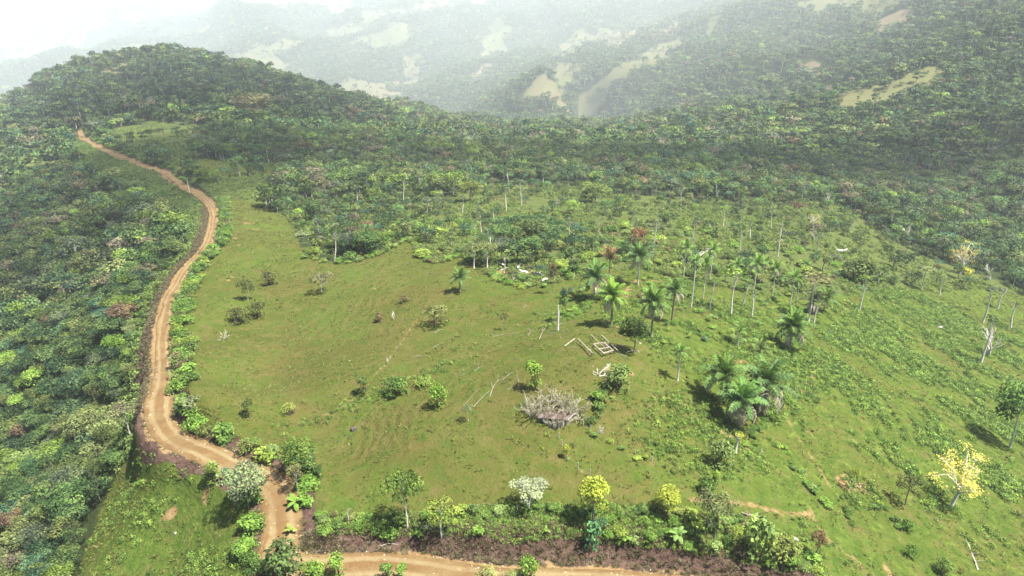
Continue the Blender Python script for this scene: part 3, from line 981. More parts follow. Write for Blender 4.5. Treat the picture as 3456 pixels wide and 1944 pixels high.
def tones(n, x, y, r):
    """Tree colours: drawn from the palette, drifting over the slopes."""
    drift = fbm(x, y, 130, 3, 141)
    p = np.tile(GREEN_P, (n, 1))
    p[:, 3:5] *= np.exp(1.5 * drift)[:, None]
    p[:, 0:2] *= np.exp(-1.2 * drift)[:, None]
    p[:, 6:8] *= np.exp(1.6 * fbm(x, y, 70, 2, 142))[:, None]
    bright = fbm(x, y, 95, 3, 143) + 0.5 * smooth(380, 560, np.hypot(x - 430, y - 420) * -1 + 900) * 0
    p[:, 4] *= np.exp(1.6 * bright)
    p[:, 8] *= np.exp(2.2 * bright)
    c = np.cumsum(p / p.sum(1, keepdims=True), 1)
    i = (r.uniform(size=n)[:, None] > c).sum(1)
    return np.minimum(i, len(GREENS) - 1)


FR = np.random.default_rng(21)
A_VIEW = math.radians(47)
HERO = []                                              # nearest forest trees: objects of their own
_x, _y = spaced(60, 720, A_VIEW, 5.7, 31)
_cv = grass_cover(_x, _y)
_z = ground(_x, _y)
_px, _py, _d = to_px(np.stack([_x, _y, _z + 6], 1))
_keep = (_cv == 0) & off_road(_x, _y, 6.0) & ((_y > 340) | (_y < 118) | off_road(_x, _y, 9.0)) & ~((_y < 100) & (_x > -62)) & ~((np.hypot(_x, _y) > 300) & (FR.uniform(size=len(_x)) < 0.10 + 0.30 * smooth(.1, .5, fbm(_x, _y, 45, 3, 61))))
_keep &= ~inside(THICKET, _x, _y)
_lone = inside(SCRUB, _x, _y) & (FR.uniform(size=len(_x)) < 0.13 + 0.34 * smooth(330, 480, np.hypot(_x, _y)))
_lone |= inside(THICKET, _x, _y) & (FR.uniform(size=len(_x)) < 0.50 + 0.4 * smooth(310, 390, np.hypot(_x, _y)))
_lone |= inside(HIGH_FIELD, _x, _y) & (FR.uniform(size=len(_x)) < 0.12)
_keep |= _lone
_x, _y, _z, _px, _py, _d = (v[_keep] for v in (_x, _y, _z, _px, _py, _d))
_big = np.hypot(_x, _y) > 235
_k2 = _big | (FR.uniform(size=len(_x)) < 0.95) | (_cv[_keep] > 0)
_cvk = _cv[_keep][_k2]
_x, _y, _z, _px, _py, _d = (v[_k2] for v in (_x, _y, _z, _px, _py, _d))
# the road's verge is kept clear: no crown stands in the way between the road and the open side
_rpx, _rpy, _rpd = to_px(ROAD[::2])


def in_the_way(px, py, d):
    bl = np.zeros(len(px), bool)
    for a, b, c in zip(_rpx, _rpy, _rpd):
        if c > 250:
            bl |= (np.abs(px - a) < 8 * FOCAL_PX / d + 4) & (py - 12 * FOCAL_PX / d < b + 4) & (py + 6 * FOCAL_PX / d > b) & (d < c)
    return bl


_block = in_the_way(_px, _py, _d)
_x, _y, _z, _px, _py, _d, _cv0 = (v[~_block] for v in (_x, _y, _z, _px, _py, _d, _cvk))
_in = (_px > -90) & (_px < 3540) & (_py > -60) & (_py < 2120)
_score = np.where(_in & (_cv0 == 0), _d, 1e6)
_order = np.argsort(_score)
HERO_I = _order[:290]
HERO_P = np.stack([_x[HERO_I], _y[HERO_I], _z[HERO_I]], 1)
HERO_PX = np.stack([_px[HERO_I], _py[HERO_I]], 1)
HERO_TONE = tones(len(_x), _x, _y, FR)[HERO_I]
_mid = np.ones(len(_x), bool)
_mid[HERO_I] = False
_mx, _my, _mz = _x[_mid], _y[_mid], _z[_mid]
_n = len(_mx)
_small = np.where(inside(SCRUB, _mx, _my) | inside(THICKET, _mx, _my), 0.60, 1.0)
_s = _small * (0.80 - 0.12 * smooth(260, 220, np.hypot(_mx, _my))) * np.clip(np.exp(FR.normal(0, 0.36, _n)), .4, 1.55) * np.where(FR.uniform(size=_n) < 0.05, 1.25, 1.0) * (1 + 0.12 * fbm(_mx, _my, 60, 2, 5))
scatter('forest', np.stack([_mx, _my, _mz], 1), np.stack([_s * FR.uniform(0.9, 1.15, _n), _s * FR.uniform(0.9, 1.15, _n), _s * FR.uniform(0.85, 1.25, _n)], 1),
        np.stack([FR.normal(0, 0.05, _n), FR.normal(0, 0.05, _n), FR.uniform(0, 6.28, _n)], 1), GREENS[tones(_n, _mx, _my, FR)] * np.exp(FR.normal(0, .30, (_n, 1))),
        FR.integers(0, 6, _n), instance_sources('mid'), LEAF_PT, 'dense mixed tropical forest covering the slopes and valley')
_x, _y = spaced(720, 4200, A_VIEW, 9.0, 32)
_cl = clearing_cover(_x, _y)[0]
_cv = grass_cover(_x, _y)
_keep = (_cv == 0) & (FR.uniform(size=len(_x)) > np.where(_cl > 0, 0.80, 0.10)) & (np.hypot(_x, _y) > 720)
_thin = FR.uniform(size=len(_x)) < smooth(4200, 1800, np.hypot(_x, _y)) * 0.6 + 0.4
_x, _y = _x[_keep & _thin], _y[_keep & _thin]
_z = ground(_x, _y)
_fpx, _fpy, _fd = to_px(np.stack([_x, _y, _z + 6], 1))
_ok = ~((np.hypot(_x, _y) < 900) & in_the_way(_fpx, _fpy, _fd)) & ~((np.hypot(_x, _y) < 900) & (~off_road(_x, _y, 7)))
_x, _y, _z = _x[_ok], _y[_ok], _z[_ok]
_n = len(_x)
_s = np.where((clearing_cover(_x, _y)[0] > 0) & (FR.uniform(size=_n) < .75), .5, 1.0) * 1.08 * np.clip(np.exp(FR.normal(0, 0.34, _n)), .4, 1.7) * (1 + 0.25 * smooth(1500, 4200, np.hypot(_x, _y)))
scatter('far_forest', np.stack([_x, _y, _z], 1), np.stack([_s, _s, _s * FR.uniform(0.85, 1.2, _n)], 1), np.stack([FR.normal(0, 0.05, _n), FR.normal(0, 0.05, _n), FR.uniform(0, 6.28, _n)], 1),
        GREENS[tones(_n, _x, _y, FR)] * np.exp(FR.normal(0, .30, (_n, 1))), FR.integers(0, 4, _n), instance_sources('far'), LEAF_PT, 'hazy forest covering the far mountainsides')
print('far trees', _n, 'mid trees', len(_mx))


# ------------------------------------------------------------------ things: placing and describing
def extent(me):
    co = np.empty(len(me.vertices) * 3, np.float32)
    me.vertices.foreach_get('co', co)
    co = co.reshape(-1, 3)
    return float(np.percentile(np.hypot(co[:, 0], co[:, 1]), 94)), float(co[:, 2].max())


EXT = {k: extent(m) for k, m in CROWNS.items()}


def thing(name, label, cat, loc, group=None, rotz=0.0, scale=(1, 1, 1)):
    o = bpy.data.objects.new(name, None)
    o.empty_display_size = 0.5
    COL.objects.link(o)
    o.location = loc
    o.rotation_euler = (0, 0, rotz)
    o.scale = scale
    o['label'] = label
    o['category'] = cat
    if group:
        o['group'] = group
    return o


def part(name, me, parent, color=None, mat=None, loc=None, rot=None, scale=None, label=None):
    o = bpy.data.objects.new(name, me)
    COL.objects.link(o)
    o.parent = parent
    if mat is not None and not me.materials:
        me.materials.append(mat)
    if color is not None:
        o.color = (*color, 1)
    if loc is not None:
        o.location = loc
    if rot is not None:
        o.rotation_euler = rot
    if scale is not None:
        o.scale = scale if hasattr(scale, '__len__') else (scale,) * 3
    if label:
        o['label'] = label
    return o


def depth_of(p):
    return p[1] * CP - p[2] * SP


def metres(p, px):
    """Size in metres of PX photograph pixels at a place."""
    return px * depth_of(p) / FOCAL_PX


def upright(p, px):
    """Height in metres of something standing PX photograph pixels tall at a place."""
    r = np.linalg.norm(p)
    return px * depth_of(p) / FOCAL_PX / max(0.3, math.cos(math.asin(min(1, -p[2] / r))))


TREE_LABELS = []


def tree(name, label, cat, p, crown, radius, height, color, group=None, trunk=None, rotz=None, crown_mesh=None):
    me = CROWNS[crown]
    r0, h0 = EXT[crown]
    o = thing(name, label, cat, tuple(p), group, random.uniform(0, 6.28) if rotz is None else rotz, (radius / r0, radius / r0 * random.uniform(0.92, 1.08), height / h0))
    part('trunk', trunk or TRUNKS[crown], o)
    part('crown', me, o, color)
    return o


ORDINAL = ['', 'second ', 'third ', 'fourth ', 'fifth ', 'sixth ', 'seventh ', 'eighth ', 'ninth ', 'tenth ']


class Namer:
    """Gives every plant a description of its own: look and site first, then what it stands next to, then its place among its likes."""

    def __init__(self):
        self.rows = []

    def add(self, o, look, site, px, py, near=''):
        self.rows.append((o, look, site, px, py, near))

    def finish(self):
        by = {}
        for r in self.rows:
            by.setdefault(r[1] + ' ' + r[2], []).append(r)
        for lab, rows in by.items():
            if len(rows) == 1:
                rows[0][0]['label'] = lab
                continue
            sub = {}
            for r in rows:
                sub.setdefault(r[5], []).append(r)
            for near, rr in sub.items():
                base = lab + (', ' + near if near else '')
                rr.sort(key=lambda r: -r[4])
                if len(rr) == 1 and near:
                    rr[0][0]['label'] = base
                    continue
                for k, r in enumerate(rr):
                    rank = 'nearest one' if k == 0 else ('farthest one' if k == len(rr) - 1 else ORDINAL[min(k, 9)] + 'nearest')
                    r[0]['label'] = base + ', ' + rank


TONE_NAMES = ['dark green', 'deep green', 'mid green', 'olive green', 'pale olive', 'bluish green', 'grey-green', 'tan leaved', 'bright lime', 'rust brown']
LOOKS = {'rounded': 'rounded', 'domed': 'domed', 'spreading': 'flat topped', 'tall': 'tall narrow', 'ragged': 'ragged', 'feathery': 'feathery', 'billowing': 'broad billowing', 'open': 'thin open'}
names = Namer()

# ---- the forest trees nearest the camera
KINDS = list(CROWN_KINDS)
KP = np.array([0.18, 0.17, 0.12, 0.09, 0.13, 0.1, 0.15, 0.06])


def forest_site(px, py):
    if px < 900:
        if py > 1700:
            return 'low below the small field'
        if py > 1380:
            return 'beside the small field'
        if py > 1100:
            return 'below the road bank'
        return 'beyond the road bank'
    if px > 2900:
        return 'in the right ravine'
    return 'behind the pasture'


for k in range(len(HERO_P)):
    p, (px, py) = HERO_P[k], HERO_PX[k]
    kd = KINDS[FR.choice(8, p=KP)]
    i = int(HERO_TONE[k])
    nearer = float(smooth(262, 215, math.hypot(p[0], p[1])))
    R_ = (0.82 - 0.16 * nearer) * CROWN_KINDS[kd][0] * float(np.clip(np.exp(FR.normal(-0.03, 0.26)), 0.5, 1.4))
    H_ = (0.84 - 0.08 * nearer) * EXT[kd][1] * FR.uniform(0.8, 1.15) * (0.75 + 0.25 * R_ / CROWN_KINDS[kd][0])
    if math.hypot(p[0], p[1]) < 140:
        R_ *= 0.86
        H_ *= 0.8
    d_road = seg_dist(ROAD[::4], np.array([p[0]]), np.array([p[1]]))[0][0]
    if d_road < 13:
        R_ *= 0.55
        H_ *= 0.45
    o = tree('forest_tree', 'x', 'tree', p - np.array([0, 0, 0.2]), kd, R_, H_, GREENS[i] * float(np.exp(FR.normal(-.05, .28))), 'forest trees on the near slopes')
    names.add(o, '%s %s tree' % (TONE_NAMES[i], LOOKS[kd]), forest_site(px, py), px, py, 'near the road' if d_road < 22 else '')

# ------------------------------------------------------------------ bushes and shrubs
BUSH_KINDS = {
    'round': (1.6, 2.2, 0.2, 9, 700, 0.155, 0.0, 0.36), 'low': (1.9, 1.5, 0.1, 11, 700, 0.155, 0.1, 0.32), 'leafy': (1.6, 2.3, 0.2, 10, 320, 0.25, 0.0, 0.34),
    'upright': (1.2, 2.9, 0.2, 9, 620, 0.15, 0.0, 0.4), 'loose': (1.7, 2.1, 0.4, 8, 340, 0.155, 0.2, 0.28),
}
BUSHES, STEMS = {}, {}
for _k, (_nm, _p) in enumerate(BUSH_KINDS.items()):
    R_, H_, Z_, L_, N_, S_, F_, SP_ = _p
    _v, _t, _c, _r = crown_arrays(700 + _k, R_, H_, Z_ - 0.3, L_, N_, S_, SP_, F_)
    BUSHES[_nm] = new_mesh('foliage_' + _nm, _v, quads_for(_v), attrs={'tint': _t})
    BUSHES[_nm].materials.append(LEAF_OBJ)
    _r = np.random.default_rng(720 + _k)
    _g = Geo()
    for _q in range(5):
        _pp, _rr = limb((_r.normal() * 0.08, _r.normal() * 0.08, -0.4), _c[_q % len(_c)], 0.07, 0.02, _r)
        _g.tube(_pp, _rr, 5)
    STEMS[_nm] = _g.mesh('stems_' + _nm)
    STEMS[_nm].materials.append(BARK_BROWN)
BEXT = {k: extent(m) for k, m in BUSHES.items()}
B_LOOK = {'round': 'rounded', 'low': 'low spreading', 'leafy': 'large leaved', 'upright': 'upright', 'loose': 'loose open'}
B_TONES = [('dark green', (0.051, 0.094, 0.025)), ('mid green', (0.078, 0.144, 0.029)), ('fresh green', (0.111, 0.204, 0.033)), ('yellow-green', (0.182, 0.248, 0.040)), ('olive', (0.111, 0.133, 0.038)),
           ('pale green', (0.150, 0.211, 0.066)), ('grey-green', (0.127, 0.155, 0.083)), ('brownish', (0.133, 0.105, 0.056)), ('bluish green', (0.061, 0.133, 0.061))]


def bush(name, label, cat, p, kind, radius, height, color, group=None):
    color = np.array(color)
    r0, h0 = BEXT[kind]
    o = thing(name, label, cat, tuple(p), group, random.uniform(0, 6.28), (radius / r0, radius / r0 * random.uniform(0.85, 1.15), height / h0))
    part('stem', STEMS[kind], o)
    part('foliage', BUSHES[kind], o, color)
    return o


BR = np.random.default_rng(77)
BK = list(BUSH_KINDS)


def any_bush(name, p, r, h, site, group, probs, near='', bk=None):
    i = int(BR.choice(len(B_TONES), p=np.array(probs) / sum(probs)))
    kd = bk or BK[BR.integers(0, 5)]
    o = bush(name, 'x', 'bush', p, kd, r, h, np.array(B_TONES[i][1]) * BR.uniform(0.85, 1.2), group)
    px, py, _ = to_px(np.asarray(p))
    names.add(o, '%s %s bush' % (B_TONES[i][0], B_LOOK[kd]), site, float(px), float(py), near)
    return o


def along(pp, step, jitter, seed):
    w = on_ground(*np.array(pp, float).T)
    c = catmull(w, 0.5)
    r = np.random.default_rng(seed)
    s = np.r_[0, np.cumsum(np.linalg.norm(np.diff(c[:, :2], axis=0), axis=1))]
    t = np.arange(0, s[-1], step) + r.uniform(-0.3, 0.3, len(np.arange(0, s[-1], step))) * step
    x = np.interp(t, s, c[:, 0]) + r.normal(size=len(t)) * jitter
    y = np.interp(t, s, c[:, 1]) + r.normal(size=len(t)) * jitter
    return np.stack([x, y, ground(x, y)], 1)


# the hedge between the road and the pasture
HEDGE_LINES = [
    ([(612, 1385), (650, 1412), (700, 1442), (745, 1470), (785, 1500)], 2.1, 0.8, (1.6, 2.5), (2.0, 3.6), 'in the hedge inside the bend'),
    ([(830, 1535), (880, 1552), (940, 1575), (990, 1590), (1050, 1598), (1070, 1570)], 1.7, 1.1, (1.4, 2.2), (1.8, 3.4), 'in the clump by the bend'),
    ([(1022, 1610), (1036, 1640), (1038, 1670), (1026, 1700), (1020, 1730)], 1.8, 0.7, (1.0, 1.7), (1.4, 2.4), 'beside the straight piece of road'),
    ([(560, 1475), (620, 1515), (680, 1550), (720, 1580), (730, 1610)], 2.4, 0.8, (1.1, 1.8), (1.4, 2.4), 'between road and small field'),
    ([(868, 1700), (858, 1750), (846, 1800), (828, 1850), (840, 1900), (860, 1940)], 1.6, 1.1, (1.3, 2.0), (1.8, 3.0), 'on the outer road verge'),
    ([(410, 530), (480, 550), (560, 575), (630, 612), (690, 648), (735, 690)], 5.5, 1.6, (1.6, 2.6), (1.8, 3.0), 'along the upper road'),
    ([(300, 470), (350, 490), (400, 505), (460, 530)], 6.5, 2.0, (2.0, 3.2), (2.0, 3.6), 'above the upper road'),
]
# the ridge hedge grows on the pasture side of the road, in two loose rows
for row, off0 in ((0, 3.9), (1, 5.9)):
    k = 0.0
    while k < len(ROAD) - 2:
        i = int(k)
        k += BR.uniform(0.75, 1.3)
        if not (128 < ROAD[i, 1] < 345) or (row == 1 and BR.uniform() < 0.3):
            continue
        t = unit(ROAD[i + 1, :2] - ROAD[i - 1, :2])
        off = off0 + BR.normal() * 0.5
        x, y = ROAD[i, 0] - t[1] * off, ROAD[i, 1] + t[0] * off
        any_bush('hedge_bush', (x, y, float(ground(x, y))), BR.uniform(1.5, 2.4), BR.uniform(1.6, 3.6), 'in the ridge road hedge', 'hedge bushes along the dirt road', [2, 4, 5, 2.2, 2.0, 1.2, .4, .3, .5], ('beside the lower bend' if y < 165 else 'beside the middle stretch' if y < 240 else 'on the upper stretch'))
for line, step, jit, rr, hh, site in HEDGE_LINES:
    for p in along(line, step, jit, int(line[0][0])):
        if off_road(p[:1], p[1:2], 3.3)[0]:
            any_bush('hedge_bush', p, BR.uniform(*rr), BR.uniform(*hh), site, 'hedge bushes along the dirt road', [2, 4, 5, 2.2, 2.0, 1.2, .4, .3, .5])

# the overgrown strip above the near road
_b = HEDGE
_n_h = 0
_hx = BR.uniform(HEDGE[:, 0].min(), HEDGE[:, 0].max(), 2500)
_hy = BR.uniform(HEDGE[:, 1].min(), HEDGE[:, 1].max(), 2500)
_ok = inside(HEDGE, _hx, _hy)
_taken = []
for x, y in zip(_hx[_ok], _hy[_ok]):
    px, py, _ = to_px(np.array([x, y, ground(x, y)]))
    sparse = 1450 < px < 1950 and py > 1745
    gap = 3.2 if sparse else 1.65
    if sparse and BR.uniform() < 0.55:
        continue
    if any((x - a) ** 2 + (y - b) ** 2 < gap * gap for a, b in _taken) or not off_road(np.array([x]), np.array([y]), 5.8)[0]:
        continue
    _taken.append((x, y))
    r_, h_ = BR.uniform(0.7, 1.35), BR.uniform(0.6, 1.7)
    if sparse:
        r_, h_ = r_ * 0.75, h_ * 0.6
    site = 'above the near road, ' + ('by the corner' if px < 1250 else 'by the white trunk' if px < 1500 else 'below the silver tree' if px < 1900 else 'below the lime tree' if px < 2150 else 'below the rounder lime' if px < 2400 else 'at the wide end')
    any_bush('verge_bush', (x, y, float(ground(x, y))), r_, h_, site, 'bushes above the near road', [2.5, 5, 5, 1.6, 2.2, 1.2, .4, .4, .6])

# shrubs of the half-wild ground beyond the pasture
_sx, _sy = spaced(150, 520, A_VIEW, 9.5, 41)
_ok = (inside(SCRUB, _sx, _sy) | inside(THICKET, _sx, _sy)) & (BR.uniform(size=len(_sx)) < 0.95)
_sx, _sy = _sx[_ok], _sy[_ok]
_sd = np.hypot(_sx, _sy)
for i in np.argsort(_sd)[:270]:
    p = np.array([_sx[i], _sy[i], ground(_sx[i], _sy[i])])
    px, py, _ = to_px(p)
    thick = bool(inside(THICKET, p[:1], p[1:2])[0])
    big = BR.uniform() < (0.35 if not thick else 0.6)
    r_ = BR.uniform(1.2, 2.4) * (1.5 if big else 1.0)
    h_ = BR.uniform(1.2, 2.6) * (1.7 if big else 1.0)
    site = 'in the thicket at the pasture edge' if thick else ('in rough ground behind the cattle' if px < 1950 else 'in rough ground behind the palms' if px < 2500 else 'near the far pair of cattle' if px < 3000 else 'in rough ground by the ravine')
    any_bush('wild_shrub', p, r_, h_, site, 'shrubs of the rough ground', [3.0, 4, 3, 1.4, 3, 1.6, 1.4, 0.9, 0.8])

# more hedges: living fences of the pasture, the cattle corner, weeds gone to bush
for line, step, jit, rr, hh, site, pr in [
    ([(1028, 866), (1100, 884), (1195, 885), (1255, 866), (1330, 835), (1388, 806)], 2.9, 0.7, (1.1, 1.7), (1.1, 1.9), 'in the upper living fence', [.5, 3, 5, 4, 2, 2.5, .3, 0, 0]),
    ([(1394, 815), (1402, 850), (1440, 880), (1490, 886), (1540, 862), (1572, 832)], 2.9, 0.7, (1.1, 1.7), (1.2, 2.2), 'in the round living fence', [.5, 3, 4, 2.5, 3, 2.5, 1, .5, 0]),
    ([(1648, 925), (1690, 950), (1745, 968), (1810, 966), (1875, 952)], 2.0, 0.8, (1.1, 1.7), (1.2, 2.0), 'in the hedge before the cattle', [1, 3, 5, 2.5, 3, 1.5, .5, .3, 0]),
    ([(1890, 925), (1920, 925), (1960, 918), (2000, 905), (2040, 900)], 2.0, 1.0, (1.5, 2.2), (1.6, 2.8), 'in the clump left of the palms', [4, 4, 2, 1, 2, 0, 0, 0, .5]),
    ([(1905, 1010), (1940, 1000), (1975, 975), (2010, 955), (2030, 985), (1990, 1030), (1935, 1045), (1920, 1075)], 1.5, 1.1, (.7, 1.2), (.6, 1.2), 'below the leaning palm', [0, 2, 6, 3, .5, 2, 0, 0, .3]),
    ([(2598, 1478), (2640, 1530), (2682, 1584), (2718, 1632)], 1.2, 0.75, (.4, .95), (.4, .9), 'in the weed row', [3, 5, 3, 1, 0, 0, 0, 0, 1]),
    ([(2722, 1640), (2752, 1672), (2785, 1712)], .9, 0.6, (.7, 1.1), (.7, 1.2), 'at the weed row end', [3, 5, 4, 1, 0, 1, 0, 0, 1]),
    ([(2000, 1330), (2020, 1370), (2032, 1400), (2010, 1420)], 1.3, 0.7, (.9, 1.4), (1.1, 1.9), 'right of the old shed', [5, 5, 1.5, 1, .5, 0, 0, 0, .5]),
    ([(2520, 1500), (2540, 1470), (2570, 1440), (2590, 1420)], 1.3, 0.6, (.6, 1.1), (.6, 1.1), 'below the three large palms', [2, 5, 3, 1, 0, 0, 0, 0, .5]),
    ([(1870, 1420), (1960, 1450), (2020, 1475), (2090, 1520), (2160, 1550), (2230, 1570), (2290, 1590)], 2.6, 0.6, (.4, .8), (.5, .9), 'in the thin fence line', [1, 3, 4, 3, 1, 1, 0, 0, 0]),
    ([(2860, 1720), (2862, 1750), (2870, 1770)], .9, 0.4, (.6, .9), (.6, 1.0), 'beside the weed row', [2, 4, 4, 1, 0, 0, 0, 0, 0]),
    ([(2950, 1700), (2960, 1730), (2985, 1720), (3030, 1765), (3040, 1785)], 1.3, 0.5, (.6, .9), (.6, 1.0), 'below the small lime tree', [2, 4, 4, 1, 0, 0, 0, 0, 0]),
    ([(1560, 860), (1590, 885), (1650, 895)], 2.2, .9, (1.4, 2.2), (1.6, 2.6), 'at the foot of the grove', [2, 4, 3, 1, 2, 1, 0, 0, 0]),
]:
    for p in along(line, step, jit, int(line[0][0] + line[0][1])):
        any_bush('field_bush', p, BR.uniform(*rr), BR.uniform(*hh), site, 'bushes in rows on the pasture', pr)

PALM_PATCH = poly_world([(2050, 950), (2130, 915), (2300, 985), (2560, 985), (2750, 1010), (2760, 1100), (2640, 1190), (2500, 1215), (2350, 1160), (2260, 1170), (2190, 1160), (2160, 1090)])
_qx = BR.uniform(PALM_PATCH[:, 0].min(), PALM_PATCH[:, 0].max(), 420)
_qy = BR.uniform(PALM_PATCH[:, 1].min(), PALM_PATCH[:, 1].max(), 420)
_tk = []
for x, y in zip(_qx, _qy):
    if inside(PALM_PATCH, np.array([x]), np.array([y]))[0] and all((x - a) ** 2 + (y - b) ** 2 > 5.5 for a, b in _tk) and len(_tk) < 120 and vnoise(np.array([x]), np.array([y]), 9, 3)[0] > -0.25:
        _tk.append((x, y))
        any_bush('palm_shrub', (x, y, float(ground(x, y))), BR.uniform(.6, 1.3), BR.uniform(.6, 1.4), 'among the slender palms', 'low bushes among the palms', [1, 3, 6, 4, .6, 2, 0, .3, .6], 'left part' if to_px(np.array([x, y, float(ground(x, y))]))[0] < 2450 else 'right part')

# ------------------------------------------------------------------ single trees and bushes that the photograph shows one by one
LIME, YELLOW = (0.26, 0.31, 0.035), (0.72, 0.62, 0.13)
PALE_TRUNKS = {}


def pale_trunk(k):
    if k not in PALE_TRUNKS:
        m = TRUNKS[k].copy()
        m.materials.clear()
        m.materials.append(BARK_PALE)
        PALE_TRUNKS[k] = m
    return PALE_TRUNKS[k]


SINGLE_TREES = [  # crown kind, base pixel, width px, height px, colour, pale trunk, category, label
    ('spreading', 1374, 1780, 132, 165, (0.075, 0.130, 0.026), True, 'green flat topped tree with a slim white trunk in the strip above the near road'),
    ('feathery', 1785, 1722, 118, 88, (0.25, 0.28, 0.18), True, 'silvery grey-green twin crowned tree above the near road'),
    ('tall', 2000, 1775, 92, 150, LIME, False, 'tall bright yellow-lime tree above the near road'),
    ('rounded', 2250, 1742, 86, 92, (0.28, 0.32, 0.045), False, 'round yellow-lime tree at the edge of the strip above the near road'),
    ('tall', 1910, 1545, 24, 42, LIME, False, 'little yellow-lime tree standing in the row of white fence posts'),
    ('open', 1580, 1420, 42, 55, (0.130, 0.175, 0.070), True, 'small pale green tree with a thin trunk left of the old shed'),
    ('rounded', 838, 1012, 52, 72, (0.070, 0.090, 0.028), True, 'small olive tree with two crowns high in the left pasture'),
    ('open', 1085, 988, 80, 62, (0.120, 0.110, 0.065), True, 'thin grey-brown tree with a white trunk in the upper pasture'),
    ('open', 1702, 1114, 26, 58, (0.115, 0.115, 0.045), False, 'small slim olive tree alone in the middle of the pasture'),
    ('rounded', 2140, 1190, 88, 122, (0.045, 0.075, 0.020), False, 'dark green dense tree beside the timber house frame'),
    ('tall', 1900, 1080, 30, 112, (0.055, 0.105, 0.060), False, 'slim bluish green vine covered tree beside the standing dead trunk'),
    ('ragged', 1864, 992, 30, 108, (0.130, 0.085, 0.050), False, 'brown leaved slim tree in front of the cattle'),
    ('ragged', 2146, 880, 62, 112, (0.150, 0.060, 0.045), True, 'red leaved tree with a white trunk above the palms'),
    ('open', 2872, 1656, 38, 74, (0.210, 0.270, 0.035), True, 'small lime tree with a forked white trunk on a red earth patch'),
    ('open', 3055, 1705, 92, 95, (0.070, 0.085, 0.028), False, 'dark sparse olive tree left of the near yellow blossom tree'),
    ('domed', 3408, 1510, 150, 215, (0.070, 0.150, 0.030), True, 'bright green tree with a leaning white trunk at the right edge'),
    ('feathery', 2410, 1815, 140, 130, (0.090, 0.110, 0.045), False, 'grey-olive fine leaved tree at the wide end of the strip above the near road'),
    ('ragged', 2752, 1880, 56, 84, (0.115, 0.055, 0.042), False, 'reddish brown small tree at the end of the strip above the near road'),
    ('domed', 840, 1715, 145, 132, (0.130, 0.170, 0.090), False, 'grey-green broad tree leaning over the road bend'),
    ('open', 442, 1478, 92, 118, (0.125, 0.125, 0.070), True, 'pale grey-brown tree with a white trunk left of the road bend'),
    ('tall', 552, 752, 34, 62, (0.170, 0.240, 0.030), False, 'bright lime tree alone in the dark woods left of the upper road'),
    ('rounded', 400, 1222, 70, 92, (0.100, 0.190, 0.026), False, 'bright green round tree in the woods left of the dark road bank'),
    ('open', 1490, 1812, 112, 110, (0.160, 0.205, 0.036), True, 'yellow-green tree with big leaf tufts on bare white branches above the near road'),
    ('billowing', 1008, 1612, 118, 118, (0.070, 0.120, 0.024), False, 'mid green bushy tree on the inside of the road bend'),
    ('ragged', 1005, 1668, 56, 100, (0.130, 0.130, 0.055), True, 'half bare pale tree beside the straight piece of road'),
    ('spreading', 560, 352, 74, 62, (0.030, 0.045, 0.030), False, 'leftmost dark flat topped tree on the hill beyond the upper road'),
    ('spreading', 622, 346, 80, 70, (0.034, 0.046, 0.030), False, 'middle dark flat topped tree on the hill beyond the upper road'),
    ('spreading', 696, 362, 84, 76, (0.040, 0.046, 0.030), False, 'rightmost dark flat topped tree on the hill beyond the upper road'),
    ('billowing', 860, 425, 120, 110, (0.075, 0.062, 0.040), False, 'big brownish tree on the shoulder of the hill'),
    ('domed', 515, 135, 46, 46, (0.040, 0.060, 0.028), False, 'tree standing highest on the crest of the left hill'),
    ('domed', 1588, 682, 92, 72, (0.095, 0.120, 0.026), False, 'olive dome shaped tree in front of the valley forest'),
    ('domed', 2008, 690, 96, 72, (0.085, 0.120, 0.028), False, 'green dome shaped tree above the rough ground'),
    ('rounded', 1030, 560, 76, 90, (0.095, 0.098, 0.045), True, 'tall pale olive tree beside the upper field'),
    ('rounded', 1200, 800, 40, 48, (0.110, 0.200, 0.028), False, 'bright green round tree in the thicket at the pasture edge'),
    ('domed', 1055, 532, 50, 50, (0.140, 0.210, 0.035), False, 'bright lime tree beside the upper field'),
]
for kd, px, py, w, h, colr, pale, lab in SINGLE_TREES:
    p = at(px, py)
    tree('tree', lab, 'tree', p, kd, metres(p, w) / 2, upright(p, h), colr, trunk=pale_trunk(kd) if pale else None)

GROVE = [(1598, 892, 62, 70), (1640, 898, 70, 82), (1692, 888, 74, 85), (1742, 895, 72, 84), (1792, 892, 78, 92), (1842, 880, 74, 90), (1700, 845, 84, 86), (1752, 842, 80, 92), (1806, 840, 90, 100),
         (1856, 842, 82, 86), (1640, 860, 70, 70), (1764, 805, 80, 80), (1690, 800, 72, 66), (1875, 812, 70, 72), (1820, 792, 70, 66)]
for k, (px, py, w, h) in enumerate(GROVE):
    p = at(px, py)
    kd = KINDS[k % 8]
    i = int(BR.choice([0, 1, 2, 3, 4, 5, 6], p=[.16, .18, .22, .18, .14, .08, .04]))
    o = tree('grove_tree', 'x', 'tree', p, kd, metres(p, w) / 2 * 1.15, upright(p, h), GREENS[i] * 1.25, 'trees of the grove behind the cattle')
    names.add(o, '%s %s tree' % (TONE_NAMES[i], LOOKS[kd]), 'in the grove behind the cattle', px, py)

